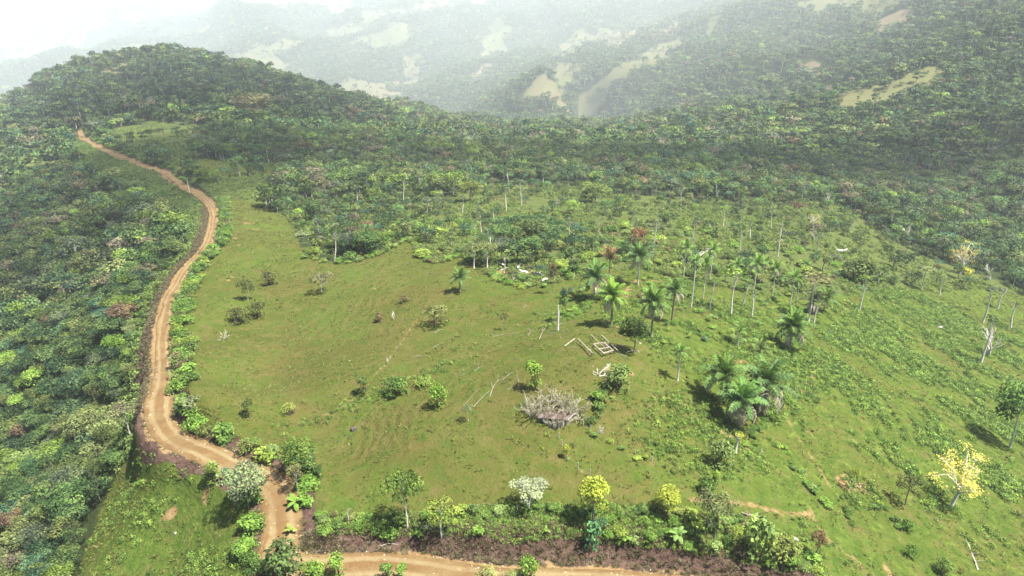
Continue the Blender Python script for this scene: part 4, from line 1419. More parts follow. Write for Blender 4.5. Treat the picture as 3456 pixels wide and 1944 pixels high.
SINGLE_BUSHES = [
    ('round', 1480, 1372, 70, 76, (0.125, 0.215, 0.030), 'bright green perfectly round bush on the near pasture'), ('round', 1338, 1332, 78, 60, (0.060, 0.115, 0.022), 'mid green round bush at the lower end of the green hollow'),
    ('upright', 1226, 1330, 46, 58, (0.065, 0.095, 0.026), 'small dark upright bush beside the trodden pasture track'), ('loose', 976, 1400, 44, 38, (0.160, 0.185, 0.045), 'pale yellow-green open bush in the lower left pasture'),
    ('upright', 838, 1408, 44, 60, (0.052, 0.072, 0.020), 'dark upright bush alone in the lower left pasture'), ('low', 1432, 1302, 66, 32, (0.130, 0.185, 0.036), 'low pale green bush above the round bush'),
    ('round', 912, 960, 52, 46, (0.070, 0.075, 0.028), 'brownish green bush high in the left pasture'), ('round', 808, 1090, 62, 56, (0.068, 0.076, 0.024), 'left one of the olive bush pair in the left pasture'),
    ('round', 868, 1072, 58, 60, (0.058, 0.068, 0.022), 'right one of the olive bush pair in the left pasture'), ('loose', 1470, 1100, 96, 70, (0.085, 0.095, 0.034), 'wide sparse olive bush in the middle of the pasture'),
    ('low', 1366, 1020, 40, 28, (0.120, 0.095, 0.045), 'small reddish bush in the upper middle pasture'), ('round', 1280, 1085, 32, 32, (0.120, 0.085, 0.045), 'small round red-brown bush in the left pasture'),
    ('upright', 1803, 1312, 58, 92, (0.125, 0.205, 0.030), 'tall light green bush behind the old shed'), ('round', 2085, 1312, 98, 84, (0.105, 0.160, 0.040), 'big pale green bush below the timber house frame'),
    ('leafy', 2122, 1132, 42, 42, (0.190, 0.240, 0.034), 'yellow-green bush behind the dark tree by the house frame'), ('low', 1926, 990, 28, 24, (0.080, 0.125, 0.075), 'small bluish bush below the leaning palm'),
    ('round', 2428, 1572, 80, 86, (0.120, 0.165, 0.052), 'pale green round bush beside the path on the right'), ('upright', 2412, 1630, 36, 42, (0.125, 0.200, 0.032), 'small fresh green bush just under the pale round one'),
    ('low', 2385, 1662, 64, 52, (0.055, 0.105, 0.024), 'dark green low bush above the light footpath'), ('leafy', 2548, 1885, 96, 135, (0.130, 0.195, 0.052), 'tall pale green big leaved bush at the wide end of the strip'),
    ('loose', 2640, 1905, 104, 88, (0.120, 0.140, 0.036), 'wide yellowish olive bush at the end of the strip'), ('round', 958, 1940, 132, 100, (0.050, 0.085, 0.026), 'big dark green bush in the corner of the two roads'),
    ('round', 1062, 1962, 84, 66, (0.110, 0.200, 0.030), 'left one of two bright green bushes below the near road'), ('upright', 1138, 1958, 66, 76, (0.115, 0.195, 0.032), 'right one of two bright green bushes below the near road'),
    ('upright', 1310, 1956, 46, 52, (0.075, 0.150, 0.030), 'small green bush on the outer verge of the near road'), ('upright', 1356, 1966, 46, 56, (0.115, 0.205, 0.034), 'small bright bush on the outer verge of the near road'),
    ('round', 1784, 1956, 68, 74, (0.125, 0.225, 0.034), 'bright green bush at the bottom edge in the middle'), ('loose', 1640, 1962, 70, 44, (0.140, 0.170, 0.050), 'pale open bush at the bottom edge left of the bright one'),
    ('loose', 1720, 1962, 50, 34, (0.130, 0.160, 0.050), 'small pale open bush beside the bright one at the bottom edge'),
    ('upright', 722, 1632, 50, 76, (0.130, 0.180, 0.038), 'yellow-green upright bush between the road and the small field'), ('leafy', 768, 1630, 38, 52, (0.060, 0.125, 0.075), 'small bluish bush on the outer edge of the road'),
    ('leafy', 1996, 1862, 58, 96, (0.060, 0.150, 0.065), 'bluish green big leaved bush under the tall lime tree'), ('low', 3255, 925, 52, 26, (0.30, 0.30, 0.03), 'low yellow flowering bush under the far yellow tree'),
    ('round', 2895, 955, 120, 90, (0.070, 0.095, 0.026), 'big dark olive bush in the rough ground right of the palms'), ('round', 3180, 1935, 60, 50, (0.075, 0.125, 0.028), 'green bush at the bottom right corner'),
    ('low', 3060, 1790, 46, 40, (0.070, 0.135, 0.026), 'fresh green low bush below the dark sparse tree'), ('low', 3070, 1880, 50, 40, (0.070, 0.130, 0.026), 'fresh green low bush in the bottom right pasture'),
    ('upright', 2160, 1030, 34, 44, (0.095, 0.085, 0.045), 'brownish bush between the two big green palms'),
]
for kd, px, py, w, h, colr, lab in SINGLE_BUSHES:
    p = at(px, py)
    bush('bush', lab, 'bush', p, kd, metres(p, w) / 2, upright(p, h), np.array(colr) * 1.25)

# ------------------------------------------------------------------ bare and slender trees
def bare_mesh(name, seed, h, r0, spread=0.45, levels=3, first=0.35, kids=4):
    r = np.random.default_rng(seed)
    g = Geo()

    def grow(p, d, l, rad, lv):
        q, rr = limb(p, p + d * l, rad, rad * 0.55, r, 0.07, 5)
        g.tube(q, rr, 5 if lv else 6)
        if lv >= levels:
            return
        for k in range(kids):
            t = first + (1 - first) * (k + 0.6) / kids if lv == 0 else 0.45 + 0.55 * (k + 0.5) / kids
            b = q[0] + (q[-1] - q[0]) * t
            nd = unit(d + spread * 1.7 * unit(r.normal(size=3)) + np.array([0, 0, 0.22]))
            grow(b, nd, l * r.uniform(0.42, 0.62), rad * 0.5, lv + 1)
    grow(np.array([0, 0, -0.5]), unit(np.array([r.normal() * 0.06, r.normal() * 0.06, 1.0])), h * 0.62, r0, 0)
    me = g.mesh(name, True)
    return me


def split_tree(name, label, cat, p, me_trunk, me_top, scale, group=None, color=None, top_name='crown', rotz=None):
    o = thing(name, label, cat, tuple(p), group, random.uniform(0, 6.28) if rotz is None else rotz, scale)
    part('trunk', me_trunk, o)
    if me_top is not None:
        part(top_name, me_top, o, color)
    return o


BARE = []
for k in range(6):
    m = bare_mesh('bare_branches', 900 + k, 1.0, 0.026 + 0.004 * (k % 3), 0.42 + 0.06 * k, 3, 0.4, 4)
    m.materials.append(BARK_PALE)
    BARE.append(m)
TALL_BARE = bare_mesh('tall_bare_stem', 931, 1.0, 0.030, 0.30, 2, 0.72, 5)
TALL_BARE.materials.append(BARK_PALE)
BARE_LIST = [  # base px, height px
    (757, 1145, 62, 'pale bare tree alone in the left pasture'), (1329, 1078, 44, 'thin bare sapling in the upper middle pasture'), (1308, 1228, 44, 'thin bare sapling beside the trodden track'),
    (1220, 552, 56, 'white bare tree standing out of the valley forest'), (2340, 892, 118, 'bleached dead tree left of the slender palms'), (2356, 872, 96, 'second bleached dead tree left of the slender palms'),
    (3068, 826, 120, 'white V shaped bare tree against the dark ravine forest'), (3338, 940, 84, 'bare forked white tree near the far yellow tree'), (2748, 812, 62, 'grey bare tree in front of the far pair of cattle'),
    (2635, 830, 56, 'grey bare bush like tree in the rough ground'), (3340, 1200, 185, 'tall bare white tree with a branching top near the right edge'), (2018, 1268, 96, 'dead forked tree below the timber house frame'),
    (2566, 1530, 30, 'bleached twiggy stump beside the three large palms'), (2020, 1462, 60, 'small bare white tree in the fence right of the shed'), (1876, 700, 60, 'slim bare white tree above the grove'),
    (1262, 635, 44, 'bare grey tree in the valley forest'), (2790, 690, 60, 'tall bare grey tree at the forest edge above the rough ground'), (635, 1290, 40, 'bleached twiggy bush beside the road hedge'),
]
for k, (px, py, h, lab) in enumerate(BARE_LIST):
    p = at(px, py)
    s = upright(p, h) / 1.02
    o = thing('bare_tree', lab, 'bare tree', tuple(p), 'bare trees', random.uniform(0, 6.28), (s, s, s))
    part('trunk', TALL_BARE if 'tall' in lab or 'slim' in lab or 'thin' in lab else BARE[k % 6], o)

# slender trees with white trunks
SLIM = []
for k in range(4):
    c_v, c_t, c_c, c_r = crown_arrays(950 + k, 1.7, 2.0, 9.6, 6, 170, 0.24, 0.34, 0.4)
    cm = new_mesh('slender_crown', c_v, quads_for(c_v), attrs={'tint': c_t})
    cm.materials.append(LEAF_OBJ)
    tm = trunk_mesh('slender_trunk', 960 + k, 10.4, 0.27, c_c, lean=0.03, limbs=5, n=8)
    tm.materials.append(BARK_PALE)
    SLIM.append((tm, cm, extent(cm)))
SLIM_LIST = [(2465, 1058, 150, 70, 'leaning white trunked slender tree among the palms'), (2396, 1042, 105, 26, 'thin white stem with a small leaf tuft among the palms'), (2508, 1030, 90, 26, 'thin white stem in the middle of the palm group'),
             (2538, 1072, 95, 28, 'thin pale stem right of the middle of the palm group'), (2728, 1090, 160, 120, 'leaning white trunked tree with a wide brown-green crown'), (2748, 1090, 70, 24, 'short pale stem beside the leaning wide crowned tree'),
             (2902, 1048, 120, 40, 'slim white trunked tree alone right of the palms'), (3109, 978, 78, 76, 'leaning pale trunked tree below the far yellow tree'), (3170, 996, 62, 30, 'slim leaning stem below the far yellow tree'),
             (3316, 1090, 125, 46, 'leftmost tall white stem of the right edge group'), (3314, 1228, 165, 40, 'longest white stem of the right edge group'), (3408, 1106, 92, 24, 'short white leaning stem at the far right edge'),
             (3366, 1040, 70, 36, 'pale slim tree behind the right edge group'), (1444, 738, 70, 40, 'slim white double stemmed tree in front of the valley forest'), (1476, 722, 56, 36, 'slim white stem beside the double stemmed one'),
             (1623, 783, 78, 40, 'slim white tree above the round living fence'), (2020, 784, 52, 30, 'short white stem above the grove'), (2219, 766, 70, 36, 'slim white stem in the rough ground above the red leaved tree'),
             (1081, 810, 72, 42, 'white slim tree in the thicket at the pasture edge'), (1162, 828, 62, 26, 'white stem in the middle of the thicket'), (2602, 774, 80, 44, 'tall white stem in the rough ground'), (2441, 762, 66, 34, 'slim white stem left of the tall one in the rough ground'),
             (2822, 772, 56, 26, 'white stem in the pale clearing above the far cattle'), (2878, 780, 54, 26, 'leaning white stem in the pale clearing above the far cattle'), (2497, 770, 60, 30, 'white stem between two others in the rough ground'),
             (2757, 850, 64, 34, 'thin white tree left of the far pair of cattle'), (2140, 800, 60, 40, 'grey stemmed tree above the red leaved tree'), (3000, 790, 80, 50, 'pale stem at the edge of the dark ravine forest'),
             (1760, 692, 62, 44, 'pale stem above the grove'), (2300, 700, 66, 44, 'white stem at the forest edge'), (2700, 690, 74, 44, 'tall white stem at the forest edge'), (640, 650, 50, 30, 'slim pale tree beside the upper road'),
             (2482, 1524, 62, 20, 'thin pale sapling with a yellow tuft beside the reddish path'), (1600, 905, 52, 24, 'thin white stem in front of the grove'), (1646, 912, 64, 26, 'white stem at the left end of the cattle pen'),
             (1702, 920, 62, 34, 'half bare pale tree in the cattle pen')]
for k, (px, py, h, w, lab) in enumerate(SLIM_LIST):
    p = at(px, py)
    tm, cm, (r0, h0) = SLIM[k % 4]
    sz = upright(p, h) / h0
    sxy = max(0.6, metres(p, w) / 2 / r0)
    o = thing('slender_tree', lab, 'tree', tuple(p), 'slender white stemmed trees', random.uniform(0, 6.28), (1, 1, 1))
    if 'leaning' not in lab:
        o.rotation_euler[0], o.rotation_euler[1] = BR.normal() * .05, BR.normal() * .05
    thick = 1.7 if 'right edge' in lab else max(1.0, min(1.3, sz))
    part('trunk', tm, o, scale=(thick, thick, sz))
    i = int(BR.choice([2, 3, 4, 6, 8]))
    col_ = (0.26, 0.27, 0.03) if 'yellow tuft' in lab else (0.095, 0.085, 0.045) if 'brown-green' in lab else GREENS[i] * 1.15
    part('crown', cm, o, col_, scale=(sxy, sxy, sz))

# more pale stems scattered through the half-wild ground
_wx = BR.uniform(1120, 3330, 300)
_wy = BR.uniform(650, 905, 300)
_wn = 0
_far_e = []
for px, py in zip(_wx, _wy):
    p = at(px, py)
    if _wn >= 20 or not (inside(SCRUB, p[:1], p[1:2])[0] or inside(THICKET, p[:1], p[1:2])[0]) or any(abs(px - a) < 24 and abs(py - b) < 24 for a, b in _far_e):
        continue
    _far_e.append((px, py))
    _wn += 1
    k = int(BR.integers(0, 4))
    tm, cm, (r0, h0) = SLIM[k]
    h_, w_ = BR.uniform(9, 17), BR.uniform(1.2, 3.0)
    o = thing('slender_tree', 'x', 'tree', tuple(p), 'slender white stemmed trees', random.uniform(0, 6.28))
    o.rotation_euler[0], o.rotation_euler[1] = BR.normal() * .07, BR.normal() * .07
    part('trunk', tm, o, scale=(1.0, 1.0, h_ / h0))
    i = int(BR.choice([1, 2, 3, 4, 6, 7, 8]))
    part('crown', cm, o, GREENS[i] * 1.1, scale=(w_ / r0, w_ / r0, h_ / h0))
    site = 'in the thicket' if px < 1420 else ('above the grove' if px < 1900 else ('behind the palms' if px < 2450 else ('near the far cattle' if px < 2900 else 'by the ravine')))
    names.add(o, '%s white stemmed %s tree' % ('tall' if h_ > 13 else 'short', TONE_NAMES[i]), site, px, py)

# yellow blossom trees: bare limbs carrying sprays of flowers
BLOOM_MAT = leaf_material('yellow_blossom', 'object', transl=0.2)


def blossom_tree(seed, label, p, w, h, n_fl, cover, color=YELLOW):
    r = np.random.default_rng(seed)
    R, H = metres(p, w) / 2, upright(p, h)
    g = Geo()
    tips = []
    base_h = H * 0.32
    q, rr = limb((0, 0, -0.6), (0.10 * R, -0.05 * R, base_h), 0.035 * H, 0.024 * H, r, 0.04)
    g.tube(q, rr, 7)
    for k in range(7):
        ph = k * 2.4 + r.uniform(-0.4, 0.4)
        e = np.array([R * r.uniform(0.5, 0.95) * math.cos(ph), R * r.uniform(0.5, 0.95) * math.sin(ph), H * r.uniform(0.55, 0.98)])
        q1, r1 = limb(q[-1], e, 0.017 * H, 0.006 * H, r, 0.10, 6)
        g.tube(q1, r1, 5)
        for j in range(5):
            b = q1[1 + j % 5]
            e2 = b + unit(r.normal(size=3) + np.array([0, 0, 0.5]) + unit(e) * 0.7) * R * r.uniform(0.3, 0.5)
            q2, r2 = limb(b, e2, 0.006 * H, 0.003 * H, r, 0.1, 4)
            g.tube(q2, r2, 4)
            tips += [(q2[-1], q2[2])]
    o = thing('blossom_tree', label, 'tree', tuple(p), 'yellow blossom trees', 0)
    t_me = g.mesh('blossom_tree_trunk', True)
    part('trunk', t_me, o, mat=BARK_PALE)
    t = np.array([x[0] for x in tips])
    keep = t[:, 0] * cover[0] + t[:, 1] * cover[1] + r.normal(size=len(t)) * R * 0.35 > -cover[2] * R
    t = t[keep]
    c = t[r.integers(0, len(t), n_fl)] + r.normal(size=(n_fl, 3)) * R * np.array([0.115, 0.115, 0.07])
    v = leaf_quads(c, unit(r.normal(size=(n_fl, 3)) * 0.6 + np.array([0, 0, 0.7])), 0.10 + 0.008 * R, r, 0.8)
    me = new_mesh('blossom', v, quads_for(v), attrs={'tint': np.repeat(r.uniform(0.2, 0.8, n_fl), 4)})
    me.materials.append(BLOOM_MAT)
    part('blossom', me, o, color)
    return o


blossom_tree(1, 'yellow blossom tree with bare white limbs in the lower right pasture', at(3208, 1710), 178, 160, 2000, (0.8, 0.3, 0.55))
blossom_tree(2, 'bright yellow blossom tree among green trees near the right edge', at(3238, 925), 86, 98, 1400, (0, 0, 1))
blossom_tree(3, 'sparse yellow blossom tree in the rough ground above the palms', at(2738, 782), 56, 62, 300, (0, 0, 1))

# ------------------------------------------------------------------ palms
def frond_mesh(name, seed, rise, droop, n=16, width=0.20, hang=0.35):
    """A palm frond of unit length leaving along +X: a ribbed midrib with leaflets to both sides."""
    r = np.random.default_rng(seed)
    g = Geo()
    m = 26
    ang = rise - (rise + droop) * np.linspace(0, 1, m) ** 1.25
    st = 1.0 / (m - 1)
    x = np.r_[0, np.cumsum(np.cos(ang[:-1]) * st)]
    z = np.r_[0, np.cumsum(np.sin(ang[:-1]) * st)]
    p = np.stack([x, np.zeros(m), z], 1)
    g.tube(p[::3], np.linspace(0.013, 0.003, len(p[::3])), 4, 0.8)
    for k in range(n):
        t = 0.14 + 0.86 * k / (n - 1)
        i = min(m - 2, int(t * (m - 1)))
        b = p[i]
        tan = unit(p[i + 1] - p[i])
        up = np.array([-tan[2], 0, tan[0]])
        l = width * (0.55 + 0.9 * math.sin(math.pi * min(1, 0.18 + t * 0.80))) * r.uniform(0.85, 1.1)
        for s in (-1, 1):
            out = unit(np.array([0, s, 0]) * 1.0 + tan * 0.75 + up * 0.15)
            tip = b + out * l - np.array([0, 0, hang * l])
            mid = b + out * l * 0.5 + up * 0.02
            wv = tan * 0.026
            g.add(np.array([b - wv, b + wv, mid + wv * 1.3, mid - wv * 1.1]), [[0, 1, 2, 3]], r.uniform(0.25, 0.75))
            g.add(np.array([mid - wv * 1.1, mid + wv * 1.3, tip + wv * 0.3, tip - wv * 0.2]), [[0, 1, 2, 3]], r.uniform(0.25, 0.75))
    me = g.mesh(name)
    me.materials.append(LEAF_OBJ)
    return me


FRONDS = {'arching': [frond_mesh('frond_arching', 20 + k, 0.50, 0.60) for k in range(2)], 'straight': [frond_mesh('frond_straight', 30 + k, 0.25, 0.35) for k in range(2)],
          'hanging': [frond_mesh('frond_hanging', 40 + k, 0.2, 1.25, hang=0.6) for k in range(2)]}
_g = Geo()
_t = np.linspace(0, 1, 22)
_g.tube(np.stack([0.02 * np.sin(_t * 3), 0 * _t, _t * 1.06 - 0.06], 1), np.where(np.arange(22) % 2 == 0, 1.0, 0.88) * (0.95 - 0.25 * _t) * np.where(_t < 0.05, 1.35, 1), 8)
PALM_TRUNK = _g.mesh('palm_trunk', True)
PALM_TRUNK.materials.append(simple_mat('palm_bark', (0.27, 0.215, 0.15), (0.13, 0.10, 0.07), 2.5))
PALM_TRUNK_PALE = PALM_TRUNK.copy()
PALM_TRUNK_PALE.materials.clear()
PALM_TRUNK_PALE.materials.append(BARK_PALE)
_g = Geo()
_r = np.random.default_rng(5)
for _k in range(9):
    _ph = _k * 0.7
    _g.tube([(0, 0, -0.9), (0.35 * math.cos(_ph), 0.35 * math.sin(_ph), 0.1), (0.5 * math.cos(_ph), 0.5 * math.sin(_ph), 0.9)], (0.12, 0.10, 0.03), 5, _r.uniform(0.2, 0.9))
CROWN_SHAFT = _g.mesh('palm_heart')
CROWN_SHAFT.materials.append(simple_mat('palm_fibre', (0.16, 0.115, 0.05), (0.085, 0.06, 0.03), 3))


def palm(label, base, top_px, r_px, trunk_r, green, n=20, grey=0, lo=-0.55, style='arching', pale=False, group='palms on the pasture', dead=False, name='palm_tree'):
    p = at(*base)
    h = max(0.8, upright(p, base[1] - top_px[1]))
    r = np.random.default_rng(int(base[0] * 7 + base[1]))
    L = metres(p, r_px) * 1.16
    o = thing(name, label, 'palm', tuple(p), group, r.uniform(0, 6.28))
    part('trunk', PALM_TRUNK_PALE if pale else PALM_TRUNK, o, scale=(trunk_r, trunk_r, h))
    part('heart', CROWN_SHAFT, o, loc=(0, 0, h), scale=max(0.35, trunk_r * 1.6))
    for k in range(n + grey):
        old = k >= n
        t = k / max(1, n - 1)
        el = 1.25 - (1.25 - lo) * t ** 1.1 if not old else -0.35 - r.uniform(0, 0.5)
        st = 'hanging' if old else ('straight' if (style == 'straight' or el > 0.95) else style)
        me = FRONDS[st][r.integers(0, 2)]
        g_ = np.array(green) * r.uniform(0.8, 1.2)
        if t < 0.25 and not old:
            g_ = g_ * np.array([1.25, 1.3, 0.95])
        if old:
            g_ = np.array((0.34, 0.29, 0.22)) * r.uniform(0.8, 1.3)
        if dead:
            g_ = np.array((0.17, 0.10, 0.055)) * r.uniform(0.8, 1.2)
        el_used = el if st != 'arching' else el - 0.12
        part('frond', me, o, g_, loc=(0, 0, h + 0.1), rot=(0, -el_used, k * 2.39996 + r.uniform(-0.2, 0.2)), scale=L * r.uniform(0.85, 1.08) * (0.98 if old else 1), label='hanging grey dead frond' if old else None)
    return o


PG, PB, PY = (0.080, 0.142, 0.038), (0.072, 0.130, 0.044), (0.125, 0.21, 0.038)
palm('short palm alone in the upper pasture', (1553, 984), (1553, 940), 38, 0.32, PB, 18, 0, -0.4)
palm('palm with yellow tipped drooping fronds at the left of the palm row', (2006, 1012), (2005, 938), 54, 0.30, PB, 18, 3, -0.6)
palm('dead brown palm with upright fronds', (2056, 934), (2051, 880), 46, 0.26, PG, 9, 0, 0.45, 'straight', dead=True)
palm('tall slim palm standing before the red leaved tree', (2152, 964), (2160, 868), 50, 0.26, PB, 15, 2, -0.3, pale=True)
palm('fresh green palm with pale hanging fronds right of the first one', (2063, 1096), (2068, 1004), 54, 0.28, PY, 20, 5, -0.55)
palm('dark green palm behind the house frame tree', (2197, 1140), (2206, 1026), 56, 0.28, PG, 22, 3, -0.6)
palm('tall palm with a swollen heart right of the dark green palm', (2267, 1090), (2277, 985), 42, 0.30, PB, 14, 3, -0.3)
palm('low wide dark palm on the right of the palm group', (2664, 1178), (2676, 1106), 62, 0.34, PG, 24, 4, -0.6)
palm('dark palm with withered hanging fronds under the leaning tree', (2742, 1058), (2744, 1018), 42, 0.34, (0.05, 0.055, 0.03), 12, 8, -0.5)
palm('green palm beside the withered one', (2780, 1050), (2778, 1010), 42, 0.30, PG, 16, 0, -0.4)
palm('back left one of the three large palms', (2430, 1362), (2416, 1272), 76, 0.32, PG, 18, 2, -0.35)
palm('large dark feather palm, the rightmost of the three large palms', (2572, 1392), (2566, 1300), 96, 0.36, PB, 16, 4, -0.15)
palm('front one of the three large palms with grey hanging fronds', (2492, 1440), (2479, 1356), 74, 0.36, (0.090, 0.175, 0.050), 18, 8, -0.2)
palm('young pale palm behind the three large palms', (2564, 1196), (2564, 1172), 30, 0.16, (0.12, 0.17, 0.06), 9, 0, 0.2, 'straight')
palm('dark palm with few fronds on the hill beyond the upper road', (606, 388), (604, 368), 30, 0.4, (0.045, 0.07, 0.04), 14, 0, -0.2)
palm('palm in the dark ravine forest', (3130, 832), (3126, 800), 28, 0.3, PG, 14, 0, -0.3)
SLENDER_PALMS = [((2371, 1016), (2382, 893), 32, 'leftmost slender palm of the white stemmed group'), ((2394, 960), (2409, 848), 26, 'slender palm with the highest crown left in the group'), ((2333, 1036), (2352, 886), 24, 'slender palm beside the bleached dead trees'),
                 ((2542, 994), (2562, 892), 34, 'slender palm with one yellow frond'), ((2571, 950), (2582, 890), 26, 'slender palm just behind the one with the yellow frond'), ((2605, 1003), (2622, 908), 28, 'slender palm right of the yellow fronded one'),
                 ((2665, 1036), (2681, 938), 30, 'rightmost slender palm of the group'), ((2690, 1006), (2702, 950), 24, 'short slender palm at the right end of the group'), ((2480, 960), (2484, 896), 24, 'slender palm in the middle of the group'),
                 ((2287, 1284), (2290, 1190), 30, 'small palm with a thin white stem right of the house frame'), ((2490, 1166), (2488, 1118), 24, 'small palm alone in front of the group'), ((2306, 940), (2310, 840), 32, 'slender palm left of the bleached dead trees')]
for base, top, rp, lab in SLENDER_PALMS:
    palm(lab, base, top, rp, 0.20, (0.110, 0.190, 0.048), 11, 1 if 'yellow' not in lab else 2, -0.35, pale=True, group='slender palms', name='slender_palm')

# broad-leaved plants and tree ferns on the verge
def leaf_plant(label, px, py, r_px, n, color, rise=0.5):
    p = at(px, py)
    o = thing('fern_plant', label, 'plant', tuple(p), 'ferns and big leaved plants', random.uniform(0, 6))
    L = metres(p, r_px)
    _gs = Geo()
    _gs.tube([(0, 0, -0.3), (0, 0.02, L * 0.35), (0.03, 0, L * 0.75)], (0.09, 0.08, 0.06), 6)
    part('stem', _gs.mesh('fern_stem', True), o, mat=BARK_BROWN)
    for k in range(n):
        part('frond', FERN, o, color, loc=(0, 0, L * 0.72), rot=(0, -rise + 0.5 * (k % 3), k * 6.283 / n), scale=L)


_g = Geo()
_m = 8
_x = np.linspace(0, 1, _m)
_z = 0.30 * np.sin(_x * 2.2) - 0.25 * _x ** 2
_w = 0.24 * np.sin(np.pi * (0.06 + 0.90 * _x)) ** 0.7
for _s in (-1, 1):
    _v = np.vstack([np.stack([_x, 0 * _x, _z], 1), np.stack([_x + 0.05, _s * _w, _z - 0.35 * _w], 1)])
    _q = [[k, k + 1, _m + k + 1, _m + k] for k in range(_m - 1)]
    _g.add(_v, _q, 0.5)
_g.tube(np.stack([_x, 0 * _x, _z + 0.004], 1), np.linspace(0.014, 0.004, _m), 4, 0.9)
FERN = _g.mesh('broad_leaf')
FERN.materials.append(LEAF_OBJ)
leaf_plant('tree fern with broad bright fronds beside the straight piece of road', 1000, 1712, 34, 7, (0.115, 0.200, 0.035))
leaf_plant('yellowish fern reaching over the road near the corner', 982, 1800, 24, 5, (0.165, 0.220, 0.040))
leaf_plant('big pale leaved plant below the second lime tree', 2283, 1822, 34, 7, (0.130, 0.215, 0.060))
leaf_plant('bright fern below the tall lime tree', 2105, 1835, 28, 7, (0.110, 0.210, 0.032))
leaf_plant('small bright fern above the near road cut', 1410, 1812, 20, 6, (0.110, 0.215, 0.032))
leaf_plant('pale fern in the low part of the strip', 1842, 1800, 18, 6, (0.130, 0.200, 0.040))

# ------------------------------------------------------------------ timber, posts and the old shed
def bar_mesh(name, a, b, w, h, mat, tint=0.5):
    """A squared timber from a to b."""
    a, b = np.asarray(a, float), np.asarray(b, float)
    d = unit(b - a)
    s = unit(np.cross(d, np.array([0, 0, 1.0]))) if abs(d[2]) < 0.95 else np.array([1.0, 0, 0])
    u = np.cross(s, d)
    vs = np.array([e + s * i * w / 2 + u * j * h / 2 for e in (a, b) for i, j in ((-1, -1), (1, -1), (1, 1), (-1, 1))])
    q = [[0, 1, 2, 3], [7, 6, 5, 4], [0, 4, 5, 1], [1, 5, 6, 2], [2, 6, 7, 3], [3, 7, 4, 0]]
    me = new_mesh(name, vs, q)
    me.materials.append(mat)
    return me


def pole_mesh(name, pts, radii, mat, sides=6):
    g = Geo()
    g.tube(pts, radii, sides)
    v, q = g.v[0], g.q[0]
    n = len(v)
    g.add(np.vstack([v[-sides:], np.mean(v[-sides:], 0)[None]]), [[k, (k + 1) % sides, sides, sides] for k in range(sides)][:0] or [[0, 1, 2, 3], [0, 3, 4, 5]] if sides == 6 else [[0, 1, 2, 3]])
    me = g.mesh(name)
    me.materials.append(mat)
    return me


SAWN = simple_mat('fresh_sawn_timber', (0.30, 0.265, 0.215), (0.21, 0.18, 0.14), 2.5)
GREY_WOOD = simple_mat('weathered_grey_wood', (0.33, 0.29, 0.25), (0.17, 0.145, 0.12), 3.0)
DARK_WOOD = simple_mat('dark_post_wood', (0.11, 0.085, 0.07), (0.06, 0.045, 0.035), 3.0)
PALE_WOOD = simple_mat('bleached_post_wood', (0.42, 0.40, 0.36), (0.28, 0.26, 0.22), 3.0)
DEAD_PALE = simple_mat('sun_bleached_dead_wood', (0.26, 0.235, 0.19), (0.15, 0.13, 0.10), 2.0)
RUST = simple_mat('rusted_roof_sheet', (0.085, 0.054, 0.044), (0.05, 0.032, 0.028), 1.3, 0.7)
ROOF_GREY = simple_mat('grey_roof_sheet', (0.12, 0.095, 0.082), (0.07, 0.055, 0.048), 1.3, 0.6)

# the timber frame of a small stilted house
ZX = lambda x, y: (1850 + x / 6.3, 1050 + y / 6.3)
fc = at(*ZX(1180, 900))
frame = thing('house_frame', 'white sawn timber frame of a small stilt house on dark posts', 'house frame', tuple(fc))


def fr(x, y, up):
    return at(*ZX(x, y), up) - fc


UP = 0.85
for a, b, w in [((955, 705), (1215, 668), .22), ((975, 715), (1182, 897), .22), ((1166, 900), (1392, 832), .22), ((1200, 685), (1366, 828), .22), ((1095, 808), (1316, 764), .2)]:
    part('beam', bar_mesh('beam', fr(*a, UP), fr(*b, UP + 0.01), w, 0.2, SAWN), frame)
part('joist', bar_mesh('joist', fr(908, 500, 1.0), fr(1082, 672, 0.95), .12, .14, SAWN), frame)
part('joist', bar_mesh('joist', fr(1120, 705, .7), fr(1192, 762, .7), .10, .12, SAWN), frame)
part('rail', bar_mesh('rail', fr(1138, 514, 0.95), fr(1472, 832, 0.95), .17, .18, SAWN), frame)
part('rail', bar_mesh('rail', fr(640, 594, 0.95), fr(940, 893, 0.95), .16, .17, SAWN), frame)
part('crosspiece', bar_mesh('crosspiece', fr(846, 832, 0.86), fr(912, 820, 0.86), .12, .1, SAWN), frame)
for x, y, up in [(957, 712, .75), (1172, 893, .75), (1390, 840, .75), (1212, 675, .75), (950, 540, .9), (1195, 566, .9), (925, 880, .9), (690, 645, .9), (1176, 778, .75), (1405, 790, .85)]:
    t = fr(x, y, up)
    x0, y0 = t[0] + fc[0], t[1] + fc[1]
    b = np.array([t[0], t[1], float(ground(x0, y0)) - fc[2] - 0.4])
    part('post', bar_mesh('post', b, t, .16, .16, DARK_WOOD), frame)
gq = at(*ZX(1200, 765))
for k, (dx, dy, rz) in enumerate([(0, 0, .3), (.35, .2, 1.1), (-.3, .25, 2.0)]):
    o = thing('block', ['pale concrete block lying inside the timber house frame', 'second concrete block behind the first inside the house frame', 'broken concrete block left of the others inside the house frame'][k], 'block', (gq[0] + dx, gq[1] + dy, float(ground(gq[0] + dx, gq[1] + dy)) + 0.12), None, rz)
    part('body', bar_mesh('block_body', (-.25, 0, 0), (.25, 0, 0), .28, .28, ROOF_GREY), o)
